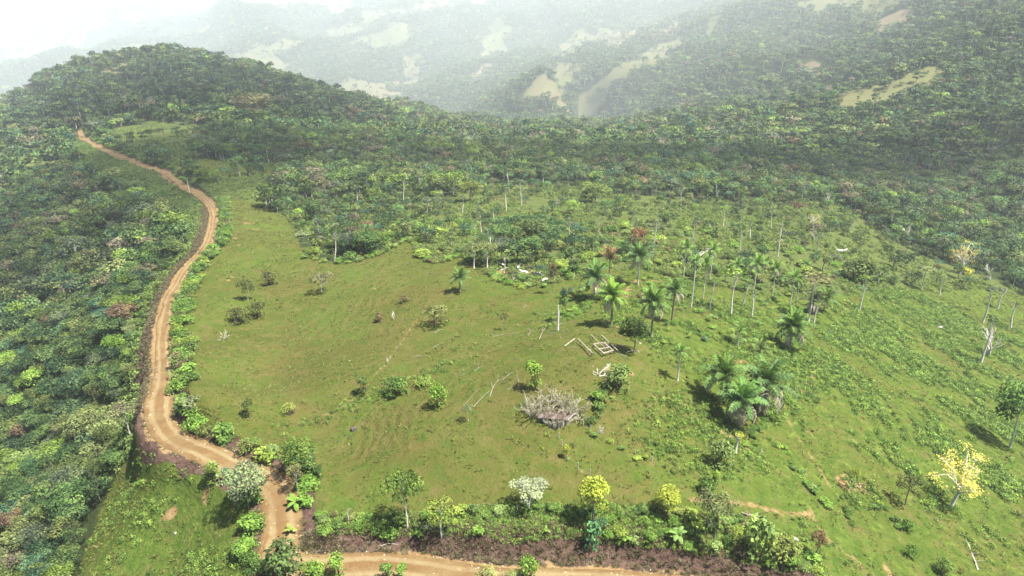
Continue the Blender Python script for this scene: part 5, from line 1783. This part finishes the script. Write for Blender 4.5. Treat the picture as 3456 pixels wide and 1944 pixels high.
for k, (a, b, w, lab, up) in enumerate([((350, 742), (566, 585), .26, 'broad white plank lying left of the timber house frame', .12), ((1535, 918), (1682, 966), .13, 'short pale plank lying right of the house frame', .08),
                                    ((495, 765), (620, 786), .12, 'short pale plank in the grass left of the house frame', .06), ((255, 545), (285, 590), .1, 'tiny pale offcut in the grass far left of the house frame', .06),
                                    ((930, 1170), (975, 1190), .14, 'small pale offcut in the grass below the house frame', .06), ((950, 870), (1020, 930), .07, 'thin batten lying beside the house frame', .06)]):
    A, B = at(*ZX(*a), up), at(*ZX(*b), up)
    o = thing('plank', lab, 'plank', tuple(A), 'loose timbers by the house frame')
    part('board', bar_mesh('board', (0, 0, 0), B - A, w, .1, SAWN), o)
for a, b, rr, lab in [((1675, 872), (1850, 830), .09, 'bleached log under the dark tree by the house frame'), ((1568, 738), (1655, 716), .08, 'short bleached log left of the dark tree'), ((1900, 830), (1940, 885), .05, 'thin bleached stick right of the dark tree')]:
    A, B = at(*ZX(*a), .1), at(*ZX(*b), .1)
    o = thing('log', lab, 'log', tuple(A), 'logs by the house frame')
    part('wood', pole_mesh('log_wood', [np.zeros(3), (B - A) * .5 + np.array([0, 0, .04]), B - A], (rr, rr * .9, rr * .6), BARK_PALE), o)

# the old shed in its ring of posts
SX = lambda x, y: (1700 + x / 3.6225, 1200 + y / 3.6225)
s_w0, s_w1 = at(*SX(768, 858)), at(*SX(868, 768))          # foot of the plank wall that faces the camera
axis = unit(np.r_[(s_w1 - s_w0)[:2], 0])
back = np.array([-axis[1], axis[0], 0.0])
if back[1] < 0:
    back = -back
back = unit(back * 0.9 - axis * 0.55)
shed = thing('shed', 'tumbledown shed with a rusty sheet roof among bare bushes', 'shed', tuple(s_w0))
wl = float(np.linalg.norm((s_w1 - s_w0)[:2]))
L_SHED = 5.0


def sh(a, b, z):
    """Shed coordinates: along the front wall, backwards, up."""
    v = axis * a + back * b
    return np.array([v[0], v[1], z])


for k in range(8):
    z = 0.12 + k * 0.15
    part('plank', bar_mesh('plank', sh(0.0, random.uniform(-.02, .02), z), sh(wl, random.uniform(-.02, .02), z + random.uniform(-.03, .03)), .05, .14, GREY_WOOD), shed)
for a, b in [(0, 0), (wl, 0), (0, L_SHED * .5), (wl, L_SHED * .5), (0, L_SHED), (wl, L_SHED)]:
    part('post', bar_mesh('post', sh(a, b + .06, -.8), sh(a, b + .06, 1.36), .13, .13, GREY_WOOD), shed)
for k in range(9):                                     # overlapping sheets on both slopes of the roof
    b0, b1 = -.35 + k * .78, -.35 + k * .78 + .84
    for s_, a_lo in ((0, -.30), (1, wl + .30)):
        z0, z1 = 1.34 + random.uniform(-.04, .03) + 0.012 * k, 1.68 + random.uniform(-.03, .03) + 0.012 * k
        mid = wl / 2
        vs = []
        for j in range(7):
            bb = b0 + (b1 - b0) * j / 6
            cz = 0.022 * (1 if j % 2 else -1)
            vs += [sh(a_lo, bb, z0 + cz), sh(mid, bb, z1 + cz)]
        vs = np.array(vs)
        n_ = len(vs)
        vs = np.vstack([vs, vs - np.array([0, 0, .012])])
        q = [[2 * j, 2 * j + 2, 2 * j + 3, 2 * j + 1] for j in range(6)]
        q += [[i + n_ for i in reversed(f)] for f in q]
        me = new_mesh('roof_sheet', vs, q)
        me.materials.append(RUST if (k + s_) % 3 else ROOF_GREY)
        part('roof_sheet', me, shed) if b1 < L_SHED + .6 else bpy.data.meshes.remove(me)
part('bargeboard', bar_mesh('bargeboard', sh(-.34, -.40, 1.38), sh(wl / 2, -.40, 1.74), .06, .2, PALE_WOOD), shed)
part('bargeboard', bar_mesh('bargeboard', sh(wl / 2, -.41, 1.74), sh(wl + .34, -.41, 1.38), .06, .2, PALE_WOOD), shed)

# the palisade in front of it
c0 = at(*SX(640, 912))
pal = thing('palisade', 'corner of pale upright poles fencing the old shed', 'fence', tuple(c0))
for a, b, n in [((640, 912), (385, 760), 17), ((652, 905), (762, 850), 8)]:
    for k in range(n):
        t = (k + .3) / n
        q = at(*SX(a[0] + (b[0] - a[0]) * t + random.uniform(-3, 3), a[1] + (b[1] - a[1]) * t + random.uniform(-3, 3))) - c0
        h = random.uniform(1.0, 1.5)
        part('pole', pole_mesh('pole', [q - np.array([0, 0, .4]), q + np.array([random.uniform(-.05, .05), 0, h * .5]), q + np.array([random.uniform(-.12, .12), random.uniform(-.1, .1), h])], (.075, .07, .06), PALE_WOOD if k % 3 else BARK_GREY), pal)
for a, b in [((640, 912), (385, 760)), ((652, 905), (762, 850))]:
    A, B = at(*SX(*a)) - c0, at(*SX(*b)) - c0
    for z in (.45, .85):
        part('rail', pole_mesh('rail', [A + np.array([0, .08, z]), (A + B) / 2 + np.array([0, .1, z + .03]), B + np.array([0, .08, z])], (.035, .035, .03), GREY_WOOD, 5), pal)

BUSHY = []
for k in range(5):
    r = np.random.default_rng(1200 + k)
    g = Geo()
    for s_ in range(6):
        ph = s_ * 1.05 + r.uniform(-.3, .3)
        tip = np.array([math.cos(ph) * r.uniform(.8, 1.4), math.sin(ph) * r.uniform(.8, 1.4), r.uniform(.55, .95)])
        q, rr = limb((math.cos(ph) * .08, math.sin(ph) * .08, -.15), tip, .060, .022, r, .16, 6)
        g.tube(q, rr, 5)
        for j in range(7):
            b = q[2 + j % 4]
            e = b + unit(r.normal(size=3) * .7 + tip + np.array([0, 0, .4])) * r.uniform(.28, .5)
            q2, r2 = limb(b, e, .026, .013, r, .12, 4)
            g.tube(q2, r2, 4)
            for i in range(2):
                e3 = q2[2] + unit(r.normal(size=3) + (e - b) * 2) * r.uniform(.15, .28)
                g.tube([q2[2], (q2[2] + e3) / 2 + r.normal(size=3) * .02, e3], (.016, .013, .008), 4)
    m = g.mesh('bare_twigs')
    m.materials.append(simple_mat('lichen_grey_twigs', (0.30, 0.28, 0.195), (0.19, 0.175, 0.12), 4) if k == 0 else BUSHY[0].materials[0])
    BUSHY.append(m)
for k, (x, y, w, h, lab) in enumerate([(330, 720, 210, 260, 'at the left end of the palisade'), (300, 640, 170, 230, 'left behind the palisade'), (420, 600, 190, 230, 'behind the left half of the roof'), (470, 740, 160, 190, 'over the middle of the palisade'),
                                   (560, 560, 190, 220, 'behind the far end of the shed'), (680, 590, 200, 230, 'behind the roof ridge of the shed'), (560, 800, 170, 190, 'over the right part of the palisade'), (790, 660, 200, 230, 'right behind the shed roof'),
                                   (900, 640, 190, 220, 'farthest right of the shed'), (720, 850, 120, 190, 'at the front corner of the palisade'), (920, 760, 150, 120, 'beside the plank wall of the shed'), (390, 690, 150, 200, 'at the inner side of the palisade'),
                                   (700, 720, 140, 150, 'leaning over the rusty roof'), (610, 700, 170, 200, 'spreading over the middle of the roof'), (520, 690, 170, 210, 'at the left edge of the roof'), (640, 830, 130, 170, 'before the middle of the palisade'), (830, 700, 150, 190, 'at the right edge of the roof')]):
    p = at(*SX(x, y + 30))
    o = thing('bare_bush', 'grey leafless bush ' + lab, 'bush', tuple(p), 'leafless bushes round the old shed', k * 1.3, (metres(p, w / 3.62) / 1.45, metres(p, w / 3.62) / 1.45, upright(p, h / 3.62) / 1.75))
    part('stem', BUSHY[k % 5], o)

# white fence posts
for px, py, h, lab in [(1886, 1480, 20, 'just below the palisade corner'), (1896, 1506, 22, 'second below the palisade corner'), (1915, 1556, 18, 'just below the little lime tree'), (1951, 1582, 20, 'second from the lower end of the row'), (1989, 1612, 28, 'at the lower end of the row'),
                       (1944, 1428, 14, 'right of the shed wall'), (1968, 1438, 14, 'second right of the shed wall'), (1993, 1450, 13, 'third right of the shed wall'), (2085, 1500, 16, 'brown post in the thin weed line'), (2142, 1532, 13, 'in the thin weed line'),
                       (2200, 1556, 16, 'at the lower end of the thin weed line'), (1580, 1724, 12, 'left of the silver tree'), (1612, 1720, 12, 'left of the silver tree, nearer to it'), (1746, 1722, 12, 'under the silver tree'), (1857, 1714, 16, 'right of the silver tree'),
                       (2366, 1690, 18, 'at the start of the light footpath'), (1537, 860, 9, 'by the round living fence'), (1446, 884, 8, 'at the bottom of the round living fence'), (1433, 882, 8, 'at the bottom left of the round living fence'), (1385, 762, 10, 'on the saddle above the thicket')]:
    p = at(px, py)
    h = max(1.0, upright(p, h))
    o = thing('fence_post', 'pale wooden fence post ' + lab, 'fence post', tuple(p), 'pale fence posts')
    part('stake', pole_mesh('stake', [(0, 0, -.4), (random.uniform(-.03, .03), 0, h * .5), (random.uniform(-.08, .08), 0, h)], (.085, .08, .07), BARK_BROWN if 'brown' in lab else PALE_WOOD), o)

# standing dead trunk, fallen limbs, logs
p = at(1882, 1116)
h = upright(p, 84)
o = thing('dead_trunk', 'bleached dead tree trunk standing broken off on the pasture', 'dead trunk', tuple(p))
part('trunk', pole_mesh('dead_trunk', [(0, 0, -.5), (0, 0, h * .3), (.05, 0, h * .7), (-.04, 0, h)], (.36, .28, .24, .10), BARK_PALE, 6), o)


def fallen(name, label, pts, r0, mat=None, twigs=0, seed=0, cat='fallen branch'):
    r = np.random.default_rng(seed + int(pts[0][0]))
    q = np.array([at(*k) for k in pts]) + np.array([0, 0, r0 * 0.8])
    o = thing(name, label, cat, tuple(q[0]), 'fallen wood on the pasture')
    q = q - q[0]
    q[1:-1, 2] += r.uniform(0.05, .25, len(q) - 2)
    part('limb', pole_mesh('limb', q, np.linspace(r0, r0 * .4, len(q)) * .8, mat or DEAD_PALE), o)
    for k in range(twigs):
        i = 1 + k % max(1, len(q) - 1)
        b = q[min(i, len(q) - 1)]
        e = b + np.array([r.normal() * .8, r.normal() * .8, abs(r.normal()) * .7]) * (6 * r0 + .5)
        part('branch', pole_mesh('branch', [b, (b + e) / 2 + r.normal(size=3) * .1, e], (r0 * .38, r0 * .3, r0 * .12), mat or DEAD_PALE, 5), o)


FX = lambda x, y: (1500 + x / 7.36, 1260 + y / 7.36)
fallen('fallen_branch', 'long straight white pole lying above the small pale tree', [FX(735, 830), FX(880, 690), FX(1000, 560), FX(1120, 445)], .10)
fallen('fallen_branch', 'thin forked stick lying left of the long white pole', [FX(520, 770), FX(640, 640), FX(740, 500), FX(885, 390)], .06, twigs=1)
fallen('fallen_branch', 'crooked bleached branch with many twigs left of the light green bush', [FX(1130, 585), FX(1200, 370), FX(1320, 205), FX(1440, 170), FX(1560, 80), FX(1680, 0)], .11, twigs=6)
fallen('fallen_branch', 'forked bleached branch just left of the light green bush', [FX(1860, 440), FX(1835, 290), FX(1840, 160), FX(1800, 80)], .08, twigs=4)
fallen('fallen_branch', 'thin bleached stick beside the forked branch', [FX(1570, 410), FX(1700, 345), FX(1830, 290)], .06)
MX = lambda x, y: (1152 + x * .4486, 650 + y * .4486)
for a, b, lab, r_ in [((1488, 1105), (1540, 1010), 'grey fallen limb above the house frame', .14), ((1405, 1078), (1438, 1040), 'short grey limb left of the grey fallen limb', .10), ((1560, 965), (1612, 990), 'bleached branch left of the standing dead trunk', .12),
                      ((1630, 1000), (1690, 983), 'dark branch right of the standing dead trunk', .12), ((1590, 1050), (1610, 1075), 'broken grey stub near the standing dead trunk', .12), ((1690, 1030), (1720, 1062), 'grey stub in the weeds right of the dead trunk', .09),
                      ((1370, 870), (1400, 852), 'short white log in the upper pasture', .13), ((705, 1060), (765, 1032), 'pale log in the middle of the pasture', .12), ((560, 1238), (655, 1242), 'thin pale log at the edge of the green hollow', .10),
                      ((690, 1170), (770, 1130), 'grey branch in the grass of the middle pasture', .09), ((1140, 1085), (1340, 1055), 'long thin pale branch across the middle pasture', .08), ((790, 760), (880, 742), 'pale stick below the short palm', .09),
                      ((1000, 1345), (1070, 1305), 'pale branch high above the long white pole', .09), ((850, 1372), (960, 1362), 'thin pale stick at the edge of the hollow', .07), ((1640, 1040), (1700, 1075), 'thin grey branch below the dead trunk', .06)]:
    fallen('fallen_limb', lab, [MX(*a), ((MX(*a)[0] + MX(*b)[0]) / 2, (MX(*a)[1] + MX(*b)[1]) / 2 - 1), MX(*b)], r_, twigs=3 if 'limb' in lab else 1, seed=3)
fallen('log', 'reddish rotten log beside the grey-olive tree', [(2506, 1775), (2516, 1762), (2527, 1748), (2524, 1742)], .28, BARK_BROWN, 2, cat='log')
fallen('log', 'reddish split log above the rotten log', [(2503, 1733), (2520, 1741), (2545, 1743), (2575, 1752)], .20, GREY_WOOD, 1, cat='log')
fallen('log', 'long pale stick on the bank of the near road', [(1278, 1845), (1310, 1838), (1345, 1838)], .07, BARK_PALE, 0, cat='log')
fallen('log', 'bare forked branch at the bottom right corner', [(3300, 1925), (3290, 1900), (3280, 1870)], .14, BARK_PALE, 5, cat='fallen branch')
for a, b, lab in [((1666, 914), (1686, 905), 'long pale log left in the cattle pen'), ((1690, 912), (1704, 909), 'pale log in front of the left black and white cow'), ((1704, 905), (1719, 905), 'thin white log at the back of the cattle pen'), ((1663, 920), (1682, 920), 'white rail on the hedge before the cattle pen'), ((1788, 915), (1802, 920), 'white log beside the dark cow')]:
    fallen('pen_log', lab, [a, ((a[0] + b[0]) / 2, (a[1] + b[1]) / 2), b], .18, BARK_PALE, 0, cat='log')
p = at(1178, 1764)
o = thing('crooked_trunk', 'crooked leafless white trunk standing at the edge of the overgrown strip', 'bare tree', tuple(p))
h = upright(p, 46)
part('trunk', pole_mesh('crooked_trunk', [(0, 0, -.3), (-.05, 0, h * .35), (-.12, 0, h * .7), (.10, 0, h * .92), (.42, 0, h)], (.14, .11, .09, .07, .04), PALE_WOOD), o)

# ------------------------------------------------------------------ rocks
def rock_mesh(seed, mat):
    import bmesh
    bm = bmesh.new()
    bmesh.ops.create_icosphere(bm, subdivisions=2, radius=1)
    r = np.random.default_rng(seed)
    ax = r.normal(size=(9, 3))
    for v in bm.verts:
        c = np.array(v.co)
        for a in ax:
            k = c @ unit(a)
            if k > .62:
                c = c - unit(a) * (k - .62) * .8
        v.co = c * np.array([1.2, .9, .75])
    me = bpy.data.meshes.new('rock')
    bm.to_mesh(me)
    bm.free()
    me.materials.append(mat)
    return me


ROCK_D = simple_mat('dark_rock', (0.075, 0.062, 0.070), (0.035, 0.028, 0.032), 2.0)
ROCK_P = simple_mat('pale_rock', (0.42, 0.41, 0.40), (0.26, 0.25, 0.24), 2.0)
for k, (px, py, w, m, lab) in enumerate([(1193, 1452, 25, ROCK_D, 'large dark rock in the lower left pasture'), (1166, 1470, 10, ROCK_D, 'small dark rock left of the large one'), (1177, 1479, 9, ROCK_D, 'small dark rock just below the large one'), (1140, 1490, 7, ROCK_D, 'little dark rock in a line left of the large one'),
                                     (1092, 1502, 7, ROCK_D, 'little dark rock farthest left of the large one'), (2684, 1824, 22, ROCK_P, 'pale flat rock at the end of the overgrown strip'), (992, 1394, 8, ROCK_D, 'dark stone beside the pale yellow-green bush'), (2899, 1638, 8, ROCK_D, 'dark stone on the red earth beside the lime tree'),
                                     (2903, 1642, 6, ROCK_P, 'white stone touching the dark one by the lime tree'), (1180, 1218, 6, ROCK_P, 'white stone alone in the left pasture'), (592, 1800, 10, ROCK_P, 'pale stone in the small grassy field'), (2160, 1160, 9, ROCK_P, 'white stone beside the dark tree by the house frame'),
                                     (3172, 1108, 20, ROCK_P, 'pale grey rock in the right pasture'), (790, 1522, 6, ROCK_P, 'white stone on the road shoulder')]):
    p = at(px, py)
    s = metres(p, w) / 2.2
    o = thing('rock', lab, 'rock', (p[0], p[1], p[2] + s * .3), 'rocks on the pasture', k * 1.1, (s, s, s))
    part('stone', rock_mesh(k, m), o)

# ------------------------------------------------------------------ cattle
def cow_body(lying=False, grazing=False):
    """One skinned body: trunk, neck, head, legs, tail (metres, facing +X)."""
    z = 0.55 if lying else 1.0
    hz = (0.45 if grazing else z + .40)
    V = [(0, 0, z, .34), (.45, 0, z, .36), (.80, 0, z + .05, .31), (-.45, 0, z, .36), (-.78, 0, z + .08, .26), (1.12, 0, (z + hz) / 2 + .1, .19), (1.40, 0, hz, .15), (1.66, 0, hz - .16, .10),
         (1.36, .16, hz + .08, .05), (1.36, -.16, hz + .08, .05), (-.98, 0, z + .05, .05), (-1.05, 0, z - .35, .03)]
    E = [(0, 1), (1, 2), (0, 3), (3, 4), (2, 5), (5, 6), (6, 7), (6, 8), (6, 9), (4, 10), (10, 11)]
    for x, root, hind in ((.66, 2, 0), (-.62, 4, 1)):
        for s in (-1, 1):
            n = len(V)
            if lying:
                V += [(x, s * .28, .34, .14), (x + .30, s * .36, .14, .08), (x + .02, s * .40, .09, .06)]
            else:
                V += [(x, s * .20, .72, .13 + .03 * hind), (x + (.04 if not hind else -.08), s * .20, .40, .075), (x, s * .20, .04, .06)]
            E += [(root, n), (n, n + 1), (n + 1, n + 2)]
    me = bpy.data.meshes.new('cow_body')
    me.from_pydata([v[:3] for v in V], E, [])
    o = bpy.data.objects.new('cow_body', me)
    COL.objects.link(o)
    o.modifiers.new('skin', 'SKIN')
    for i, v in enumerate(V):
        me.skin_vertices[0].data[i].radius = (v[3], v[3])
        me.skin_vertices[0].data[i].use_root = i == 0
    sub = o.modifiers.new('sub', 'SUBSURF')
    sub.levels = sub.render_levels = 1
    dg = bpy.context.evaluated_depsgraph_get()
    out = bpy.data.meshes.new_from_object(o.evaluated_get(dg))
    bpy.data.objects.remove(o)
    out.polygons.foreach_set('use_smooth', [True] * len(out.polygons))
    return out


def hide_mat(name, a, b, lo, hi):
    n = Nodes(name)
    co = n.n('TexCoord').outputs['Object']
    f = n.ramp(n.noise(co, 1.3, 2, 0.4), lo, hi)
    return n.bsdf(n.mix(f, a, b), 0.7, 0.2)


HIDE = {'white': hide_mat('white_hide', (0.62, 0.60, 0.55), (0.52, 0.49, 0.44), .4, .6), 'pied': hide_mat('black_and_white_hide', (0.025, 0.022, 0.02), (0.62, 0.60, 0.56), .49, .53), 'dark': hide_mat('black_hide', (0.022, 0.02, 0.02), (0.05, 0.045, 0.04), .4, .6)}
HORN = simple_mat('horn', (0.35, 0.32, 0.26))
COWS = {}
for pose, kw in (('standing', {}), ('lying', {'lying': True}), ('grazing', {'grazing': True})):
    COWS[pose] = cow_body(**kw)
_hg = Geo()
_hg.tube([(0, .08, 0), (.02, .22, .06), (.04, .27, .20)], (.03, .025, .008), 5)
HORN_ME = _hg.mesh('horn')
HORN_ME.materials.append(HORN)
for px, py, pose, hide, rz, lab in [(1692, 906, 'standing', 'pied', 2.6, 'black and white cow standing between the logs in the pen'), (1751, 913, 'standing', 'pied', 1.2, 'black and white cow standing in the middle of the pen'), (1783, 916, 'grazing', 'dark', .2, 'black cow grazing in the pen'),
                                    (1770, 926, 'lying', 'white', 2.9, 'white cow lying below the black one'), (1813, 935, 'grazing', 'white', -.2, 'white cow grazing in the green right of the pen'), (1741, 948, 'lying', 'white', .2, 'white cow half hidden in the hedge below the pen'),
                                    (1838, 958, 'grazing', 'white', .9, 'white cow at the right end of the hedge'), (2834, 855, 'standing', 'white', 3.0, 'left one of the far pair of white cattle'), (2847, 854, 'standing', 'white', 0.2, 'right one of the far pair of white cattle')]:
    p = at(px, py)
    o = thing('cow', lab, 'cow', tuple(p + np.array([0, 0, .25])), 'cattle on the pasture', rz, (1.15, 1.15, 1.15))
    bm_ = COWS[pose].copy()
    bm_.materials.clear()
    bm_.materials.append(HIDE[hide])
    part('body', bm_, o)
    hz = .45 if pose == 'grazing' else (.95 if pose == 'lying' else 1.40)
    for s in (0, 1):
        part('horn', HORN_ME, o, loc=(1.38, 0, hz + .08), rot=(0, 0, 0), scale=(1, 1 - 2 * s, 1))

# ------------------------------------------------------------------ weeds, grass tufts, dead brush, gravel: what nobody could count
def tuft_source(seed, R, H, n, size, spiky=False):
    r = np.random.default_rng(seed)
    if spiky:
        g = Geo()
        for k in range(n):
            ph, l = r.uniform(0, 6.28), r.uniform(.5, 1) * H
            b = np.array([r.normal() * R * .4, r.normal() * R * .4, -.05])
            t = b + np.array([math.cos(ph) * R, math.sin(ph) * R, l])
            w = np.array([-math.sin(ph), math.cos(ph), 0]) * size
            mid = (b + t) / 2 + np.array([0, 0, l * .25])
            g.add(np.array([b - w, b + w, mid + w, mid - w]), [[0, 1, 2, 3]], r.uniform(.2, .8))
            g.add(np.array([mid - w, mid + w, t + w * .2, t - w * .2]), [[0, 1, 2, 3]], r.uniform(.2, .8))
        me = g.mesh('tuft_source')
    else:
        v, t, _, _ = crown_arrays(seed, R, H, -.05, 4, n, size, .42, .1)
        me = new_mesh('tuft_source', v, quads_for(v), attrs={'tint': t})
    me.materials.append(LEAF_PT)
    return bpy.data.objects.new('tuft_source', me)


TR = np.random.default_rng(99)


def random_ground(n, r_lo, r_hi, a):
    rr = np.sqrt(TR.uniform(r_lo ** 2, r_hi ** 2, n))
    aa = TR.uniform(-a, a, n)
    return rr * np.sin(aa), rr * np.cos(aa)


def lay(name, x, y, s, palette, sources, label, sink=0.03):
    n = len(x)
    z = ground(x, y) - sink
    tone = np.array(palette)[TR.integers(0, len(palette), n)] * TR.uniform(.75, 1.3, (n, 1))
    scatter(name, np.stack([x, y, z], 1), np.stack([s, s, s * TR.uniform(.7, 1.3, n)], 1), np.stack([TR.normal(0, .1, n), TR.normal(0, .1, n), TR.uniform(0, 6.28, n)], 1), tone, TR.integers(0, len(sources), n), sources, LEAF_PT, label)


def clear_of(x, y, lo=2.9):
    return off_road(x, y, lo)


WEED_G = [(0.095, 0.180, 0.032), (0.135, 0.230, 0.040), (0.075, 0.150, 0.032), (0.175, 0.255, 0.048), (0.105, 0.165, 0.045)]
# leafy weeds on the right-hand slope, thickest along its terraces, and on the small field
x, y = random_ground(420000, 80, 330, math.radians(46))
cv = grass_cover(x, y)
zz = ground(x, y)
px_, py_, _ = to_px(np.stack([x, y, zz], 1))
clump = fbm(x, y, 11, 3, 201) + 0.16 * np.sin(zz * 4.0 + 4 * fbm(x, y, 14, 2, 203))
side = smooth(1900, 2750, px_ + 0.35 * (py_ - 1100)) * smooth(1990, 1400, py_ - (px_ - 2750) * .25)
side = np.maximum(side, smooth(1000, 930, np.abs(px_ - 2450) + np.abs(py_ - 1080) * 2.2 + 520) * .9)
small_f = inside(LOWER_FIELD, x, y)
hollow = np.exp(-((py_ - 1320 + (px_ - 1300) * .42) / 26.0) ** 2) * (px_ > 900) * (px_ < 2000) * .3
prob = np.where(small_f, .42 + .45 * smooth(1600, 1900, py_), np.maximum(side, hollow)) * smooth(-.18, .32, clump)
keep = (cv == 1) & (TR.uniform(size=len(x)) < prob * .85) & clear_of(x, y)
weeds_src = [tuft_source(1500 + k, .40, .38, 46, .075) for k in range(4)]
lay('weeds', x[keep], y[keep], TR.uniform(.55, 1.5, keep.sum()) ** 1.6 * (1.0 + .35 * smooth(40, 110, x[keep])), WEED_G + [(0.035, 0.075, 0.018), (0.05, 0.09, 0.022), (0.03, 0.06, 0.016)], weeds_src, 'low leafy weeds growing in clumps all over the pasture')
# undergrowth of the strip above the road, the rough ground and the hedges
x, y = random_ground(120000, 75, 120, math.radians(46))
keep = (inside(HEDGE, x, y) | ((grass_cover(x, y) == 0) & (x > -64) & (y < 102))) & off_road(x, y, 5.6) & (TR.uniform(size=len(x)) < .7)
lay('undergrowth', x[keep], y[keep], TR.uniform(.5, 1.25, keep.sum()), WEED_G + [(0.13, 0.15, 0.05), (0.06, 0.09, 0.025)], weeds_src, 'tangled undergrowth above the near road')
x, y = random_ground(150000, 150, 860, math.radians(46))
keep = (inside(SCRUB, x, y) | inside(BUSHY_FIELD, x, y) | inside(THICKET, x, y) | inside(HIGH_FIELD, x, y) * (TR.uniform(size=len(x)) < .6) | inside(UPPER_FIELD, x, y) * (TR.uniform(size=len(x)) < .4)) & (fbm(x, y, 22, 3, 207) > np.where(inside(THICKET, x, y), -.5, -.2))
scrub_src = [tuft_source(1520 + k, .8, .8, 60, .15) for k in range(3)]
lay('rough_growth', x[keep], y[keep], TR.uniform(.6, 1.8, keep.sum()), [(0.075, 0.125, 0.028), (0.100, 0.145, 0.036), (0.060, 0.100, 0.028), (0.105, 0.120, 0.042), (0.12, 0.180, 0.040)], scrub_src, 'scrubby growth covering the rough ground beyond the pasture')
# grass tufts
x, y = random_ground(300000, 75, 400, math.radians(46))
cv = grass_cover(x, y)
dens = smooth(-.55, .5, fbm(x, y, 5, 3, 211) + .3 * np.sin(ground(x, y) * 9.0))
keep = (cv == 1) & (TR.uniform(size=len(x)) < dens * .8) & clear_of(x, y)
grass_src = [tuft_source(1540 + k, .22, .20, 9, .05, True) for k in range(3)]
lay('grass', x[keep], y[keep], TR.uniform(.6, 1.5, keep.sum()) * np.where(TR.uniform(size=keep.sum()) < .08, 1.7, 1.0) * (1 + .5 * smooth(180, 380, np.hypot(x[keep], y[keep]))), [(0.080, 0.098, 0.021), (0.070, 0.088, 0.019), (0.095, 0.112, 0.026), (0.100, 0.092, 0.031), (0.060, 0.080, 0.017)], grass_src, 'short grazed grass of the pasture')
# dead brush on the cut banks of the road
k_ = TR.integers(1, len(ROAD) - 1, 60000)
off = TR.uniform(2.4, 9.0, 60000) * TR.choice([-1, 1], 60000)
tt = ROAD[k_ + 1, :2] - ROAD[k_ - 1, :2]
tt = tt / (np.linalg.norm(tt, axis=1)[:, None] + 1e-9)
fr_ = TR.uniform(-1, 1, len(k_))
bx, by = ROAD[k_, 0] + tt[:, 0] * fr_ - tt[:, 1] * off, ROAD[k_, 1] + tt[:, 1] * fr_ + tt[:, 0] * off
lft = off < 0
lim = np.where(lft, np.where(by > 125, 7.6 + 2.0 * vnoise(bx, by, 30, 83), 3.2), np.where(by < 86, 7.0, 3.6))
dd = seg_dist(ROAD[::2], bx, by)[0]
keep = (dd > 2.9) & (dd < lim) & (by < 420)
dead_src = [tuft_source(1560 + k, .35, .5, 16, .03, True) for k in range(3)]
lay('dead_brush', bx[keep], by[keep], TR.uniform(.5, 1.3, keep.sum()), [(0.070, 0.044, 0.034), (0.100, 0.072, 0.052), (0.050, 0.032, 0.026), (0.150, 0.120, 0.086), (0.075, 0.080, 0.030)], dead_src, 'dead purple-brown brush on the cut banks of the road')
# growth on the open verges of the ridge road
k_ = TR.integers(1, len(ROAD) - 1, 30000)
off = TR.uniform(4.0, 22.0, len(k_)) * TR.choice([-1, 1], len(k_))
tt = ROAD[k_ + 1, :2] - ROAD[k_ - 1, :2]
tt = tt / (np.linalg.norm(tt, axis=1)[:, None] + 1e-9)
bx, by = ROAD[k_, 0] - tt[:, 1] * off + TR.normal(size=len(k_)), ROAD[k_, 1] + tt[:, 0] * off + TR.normal(size=len(k_))
keep = (grass_cover(bx, by) == 0) & (by > 120) & (seg_dist(ROAD[::2], bx, by)[0] > np.where(by < 340, 6.8, 4.2))
lay('verge_growth', bx[keep], by[keep], TR.uniform(.6, 2.0, keep.sum()), [(0.045, 0.090, 0.026), (0.065, 0.115, 0.030), (0.085, 0.120, 0.036), (0.040, 0.075, 0.026), (0.10, 0.15, 0.04)], scrub_src, 'leafy growth on the verges of the ridge road')
# stones along the road
k_ = TR.integers(1, len(ROAD) - 1, 3500)
k_ = k_[ROAD[k_, 1] < 150]
off = TR.choice([-1, 1], len(k_)) * TR.uniform(.3, 3.3, len(k_)) ** 1
tt = ROAD[k_ + 1, :2] - ROAD[k_ - 1, :2]
tt = tt / (np.linalg.norm(tt, axis=1)[:, None] + 1e-9)
fr_ = TR.uniform(-1, 1, len(k_))
bx, by = ROAD[k_, 0] + tt[:, 0] * fr_ - tt[:, 1] * off, ROAD[k_, 1] + tt[:, 1] * fr_ + tt[:, 0] * off
st_me = rock_mesh(77, ROCK_P)
st_me.materials.clear()
_sn = Nodes('pale_gravel')
st_me.materials.append(_sn.bsdf(_sn.attr('tone', 'INSTANCER', 'Color'), .9, .1))
lay('gravel', bx, by, TR.uniform(.04, .13, len(bx)), [(0.36, 0.29, 0.20), (0.28, 0.20, 0.13), (0.42, 0.37, 0.30)], [bpy.data.objects.new('gravel_source', st_me)], 'loose pale stones scattered along the dirt road', -0.14)

names.finish()
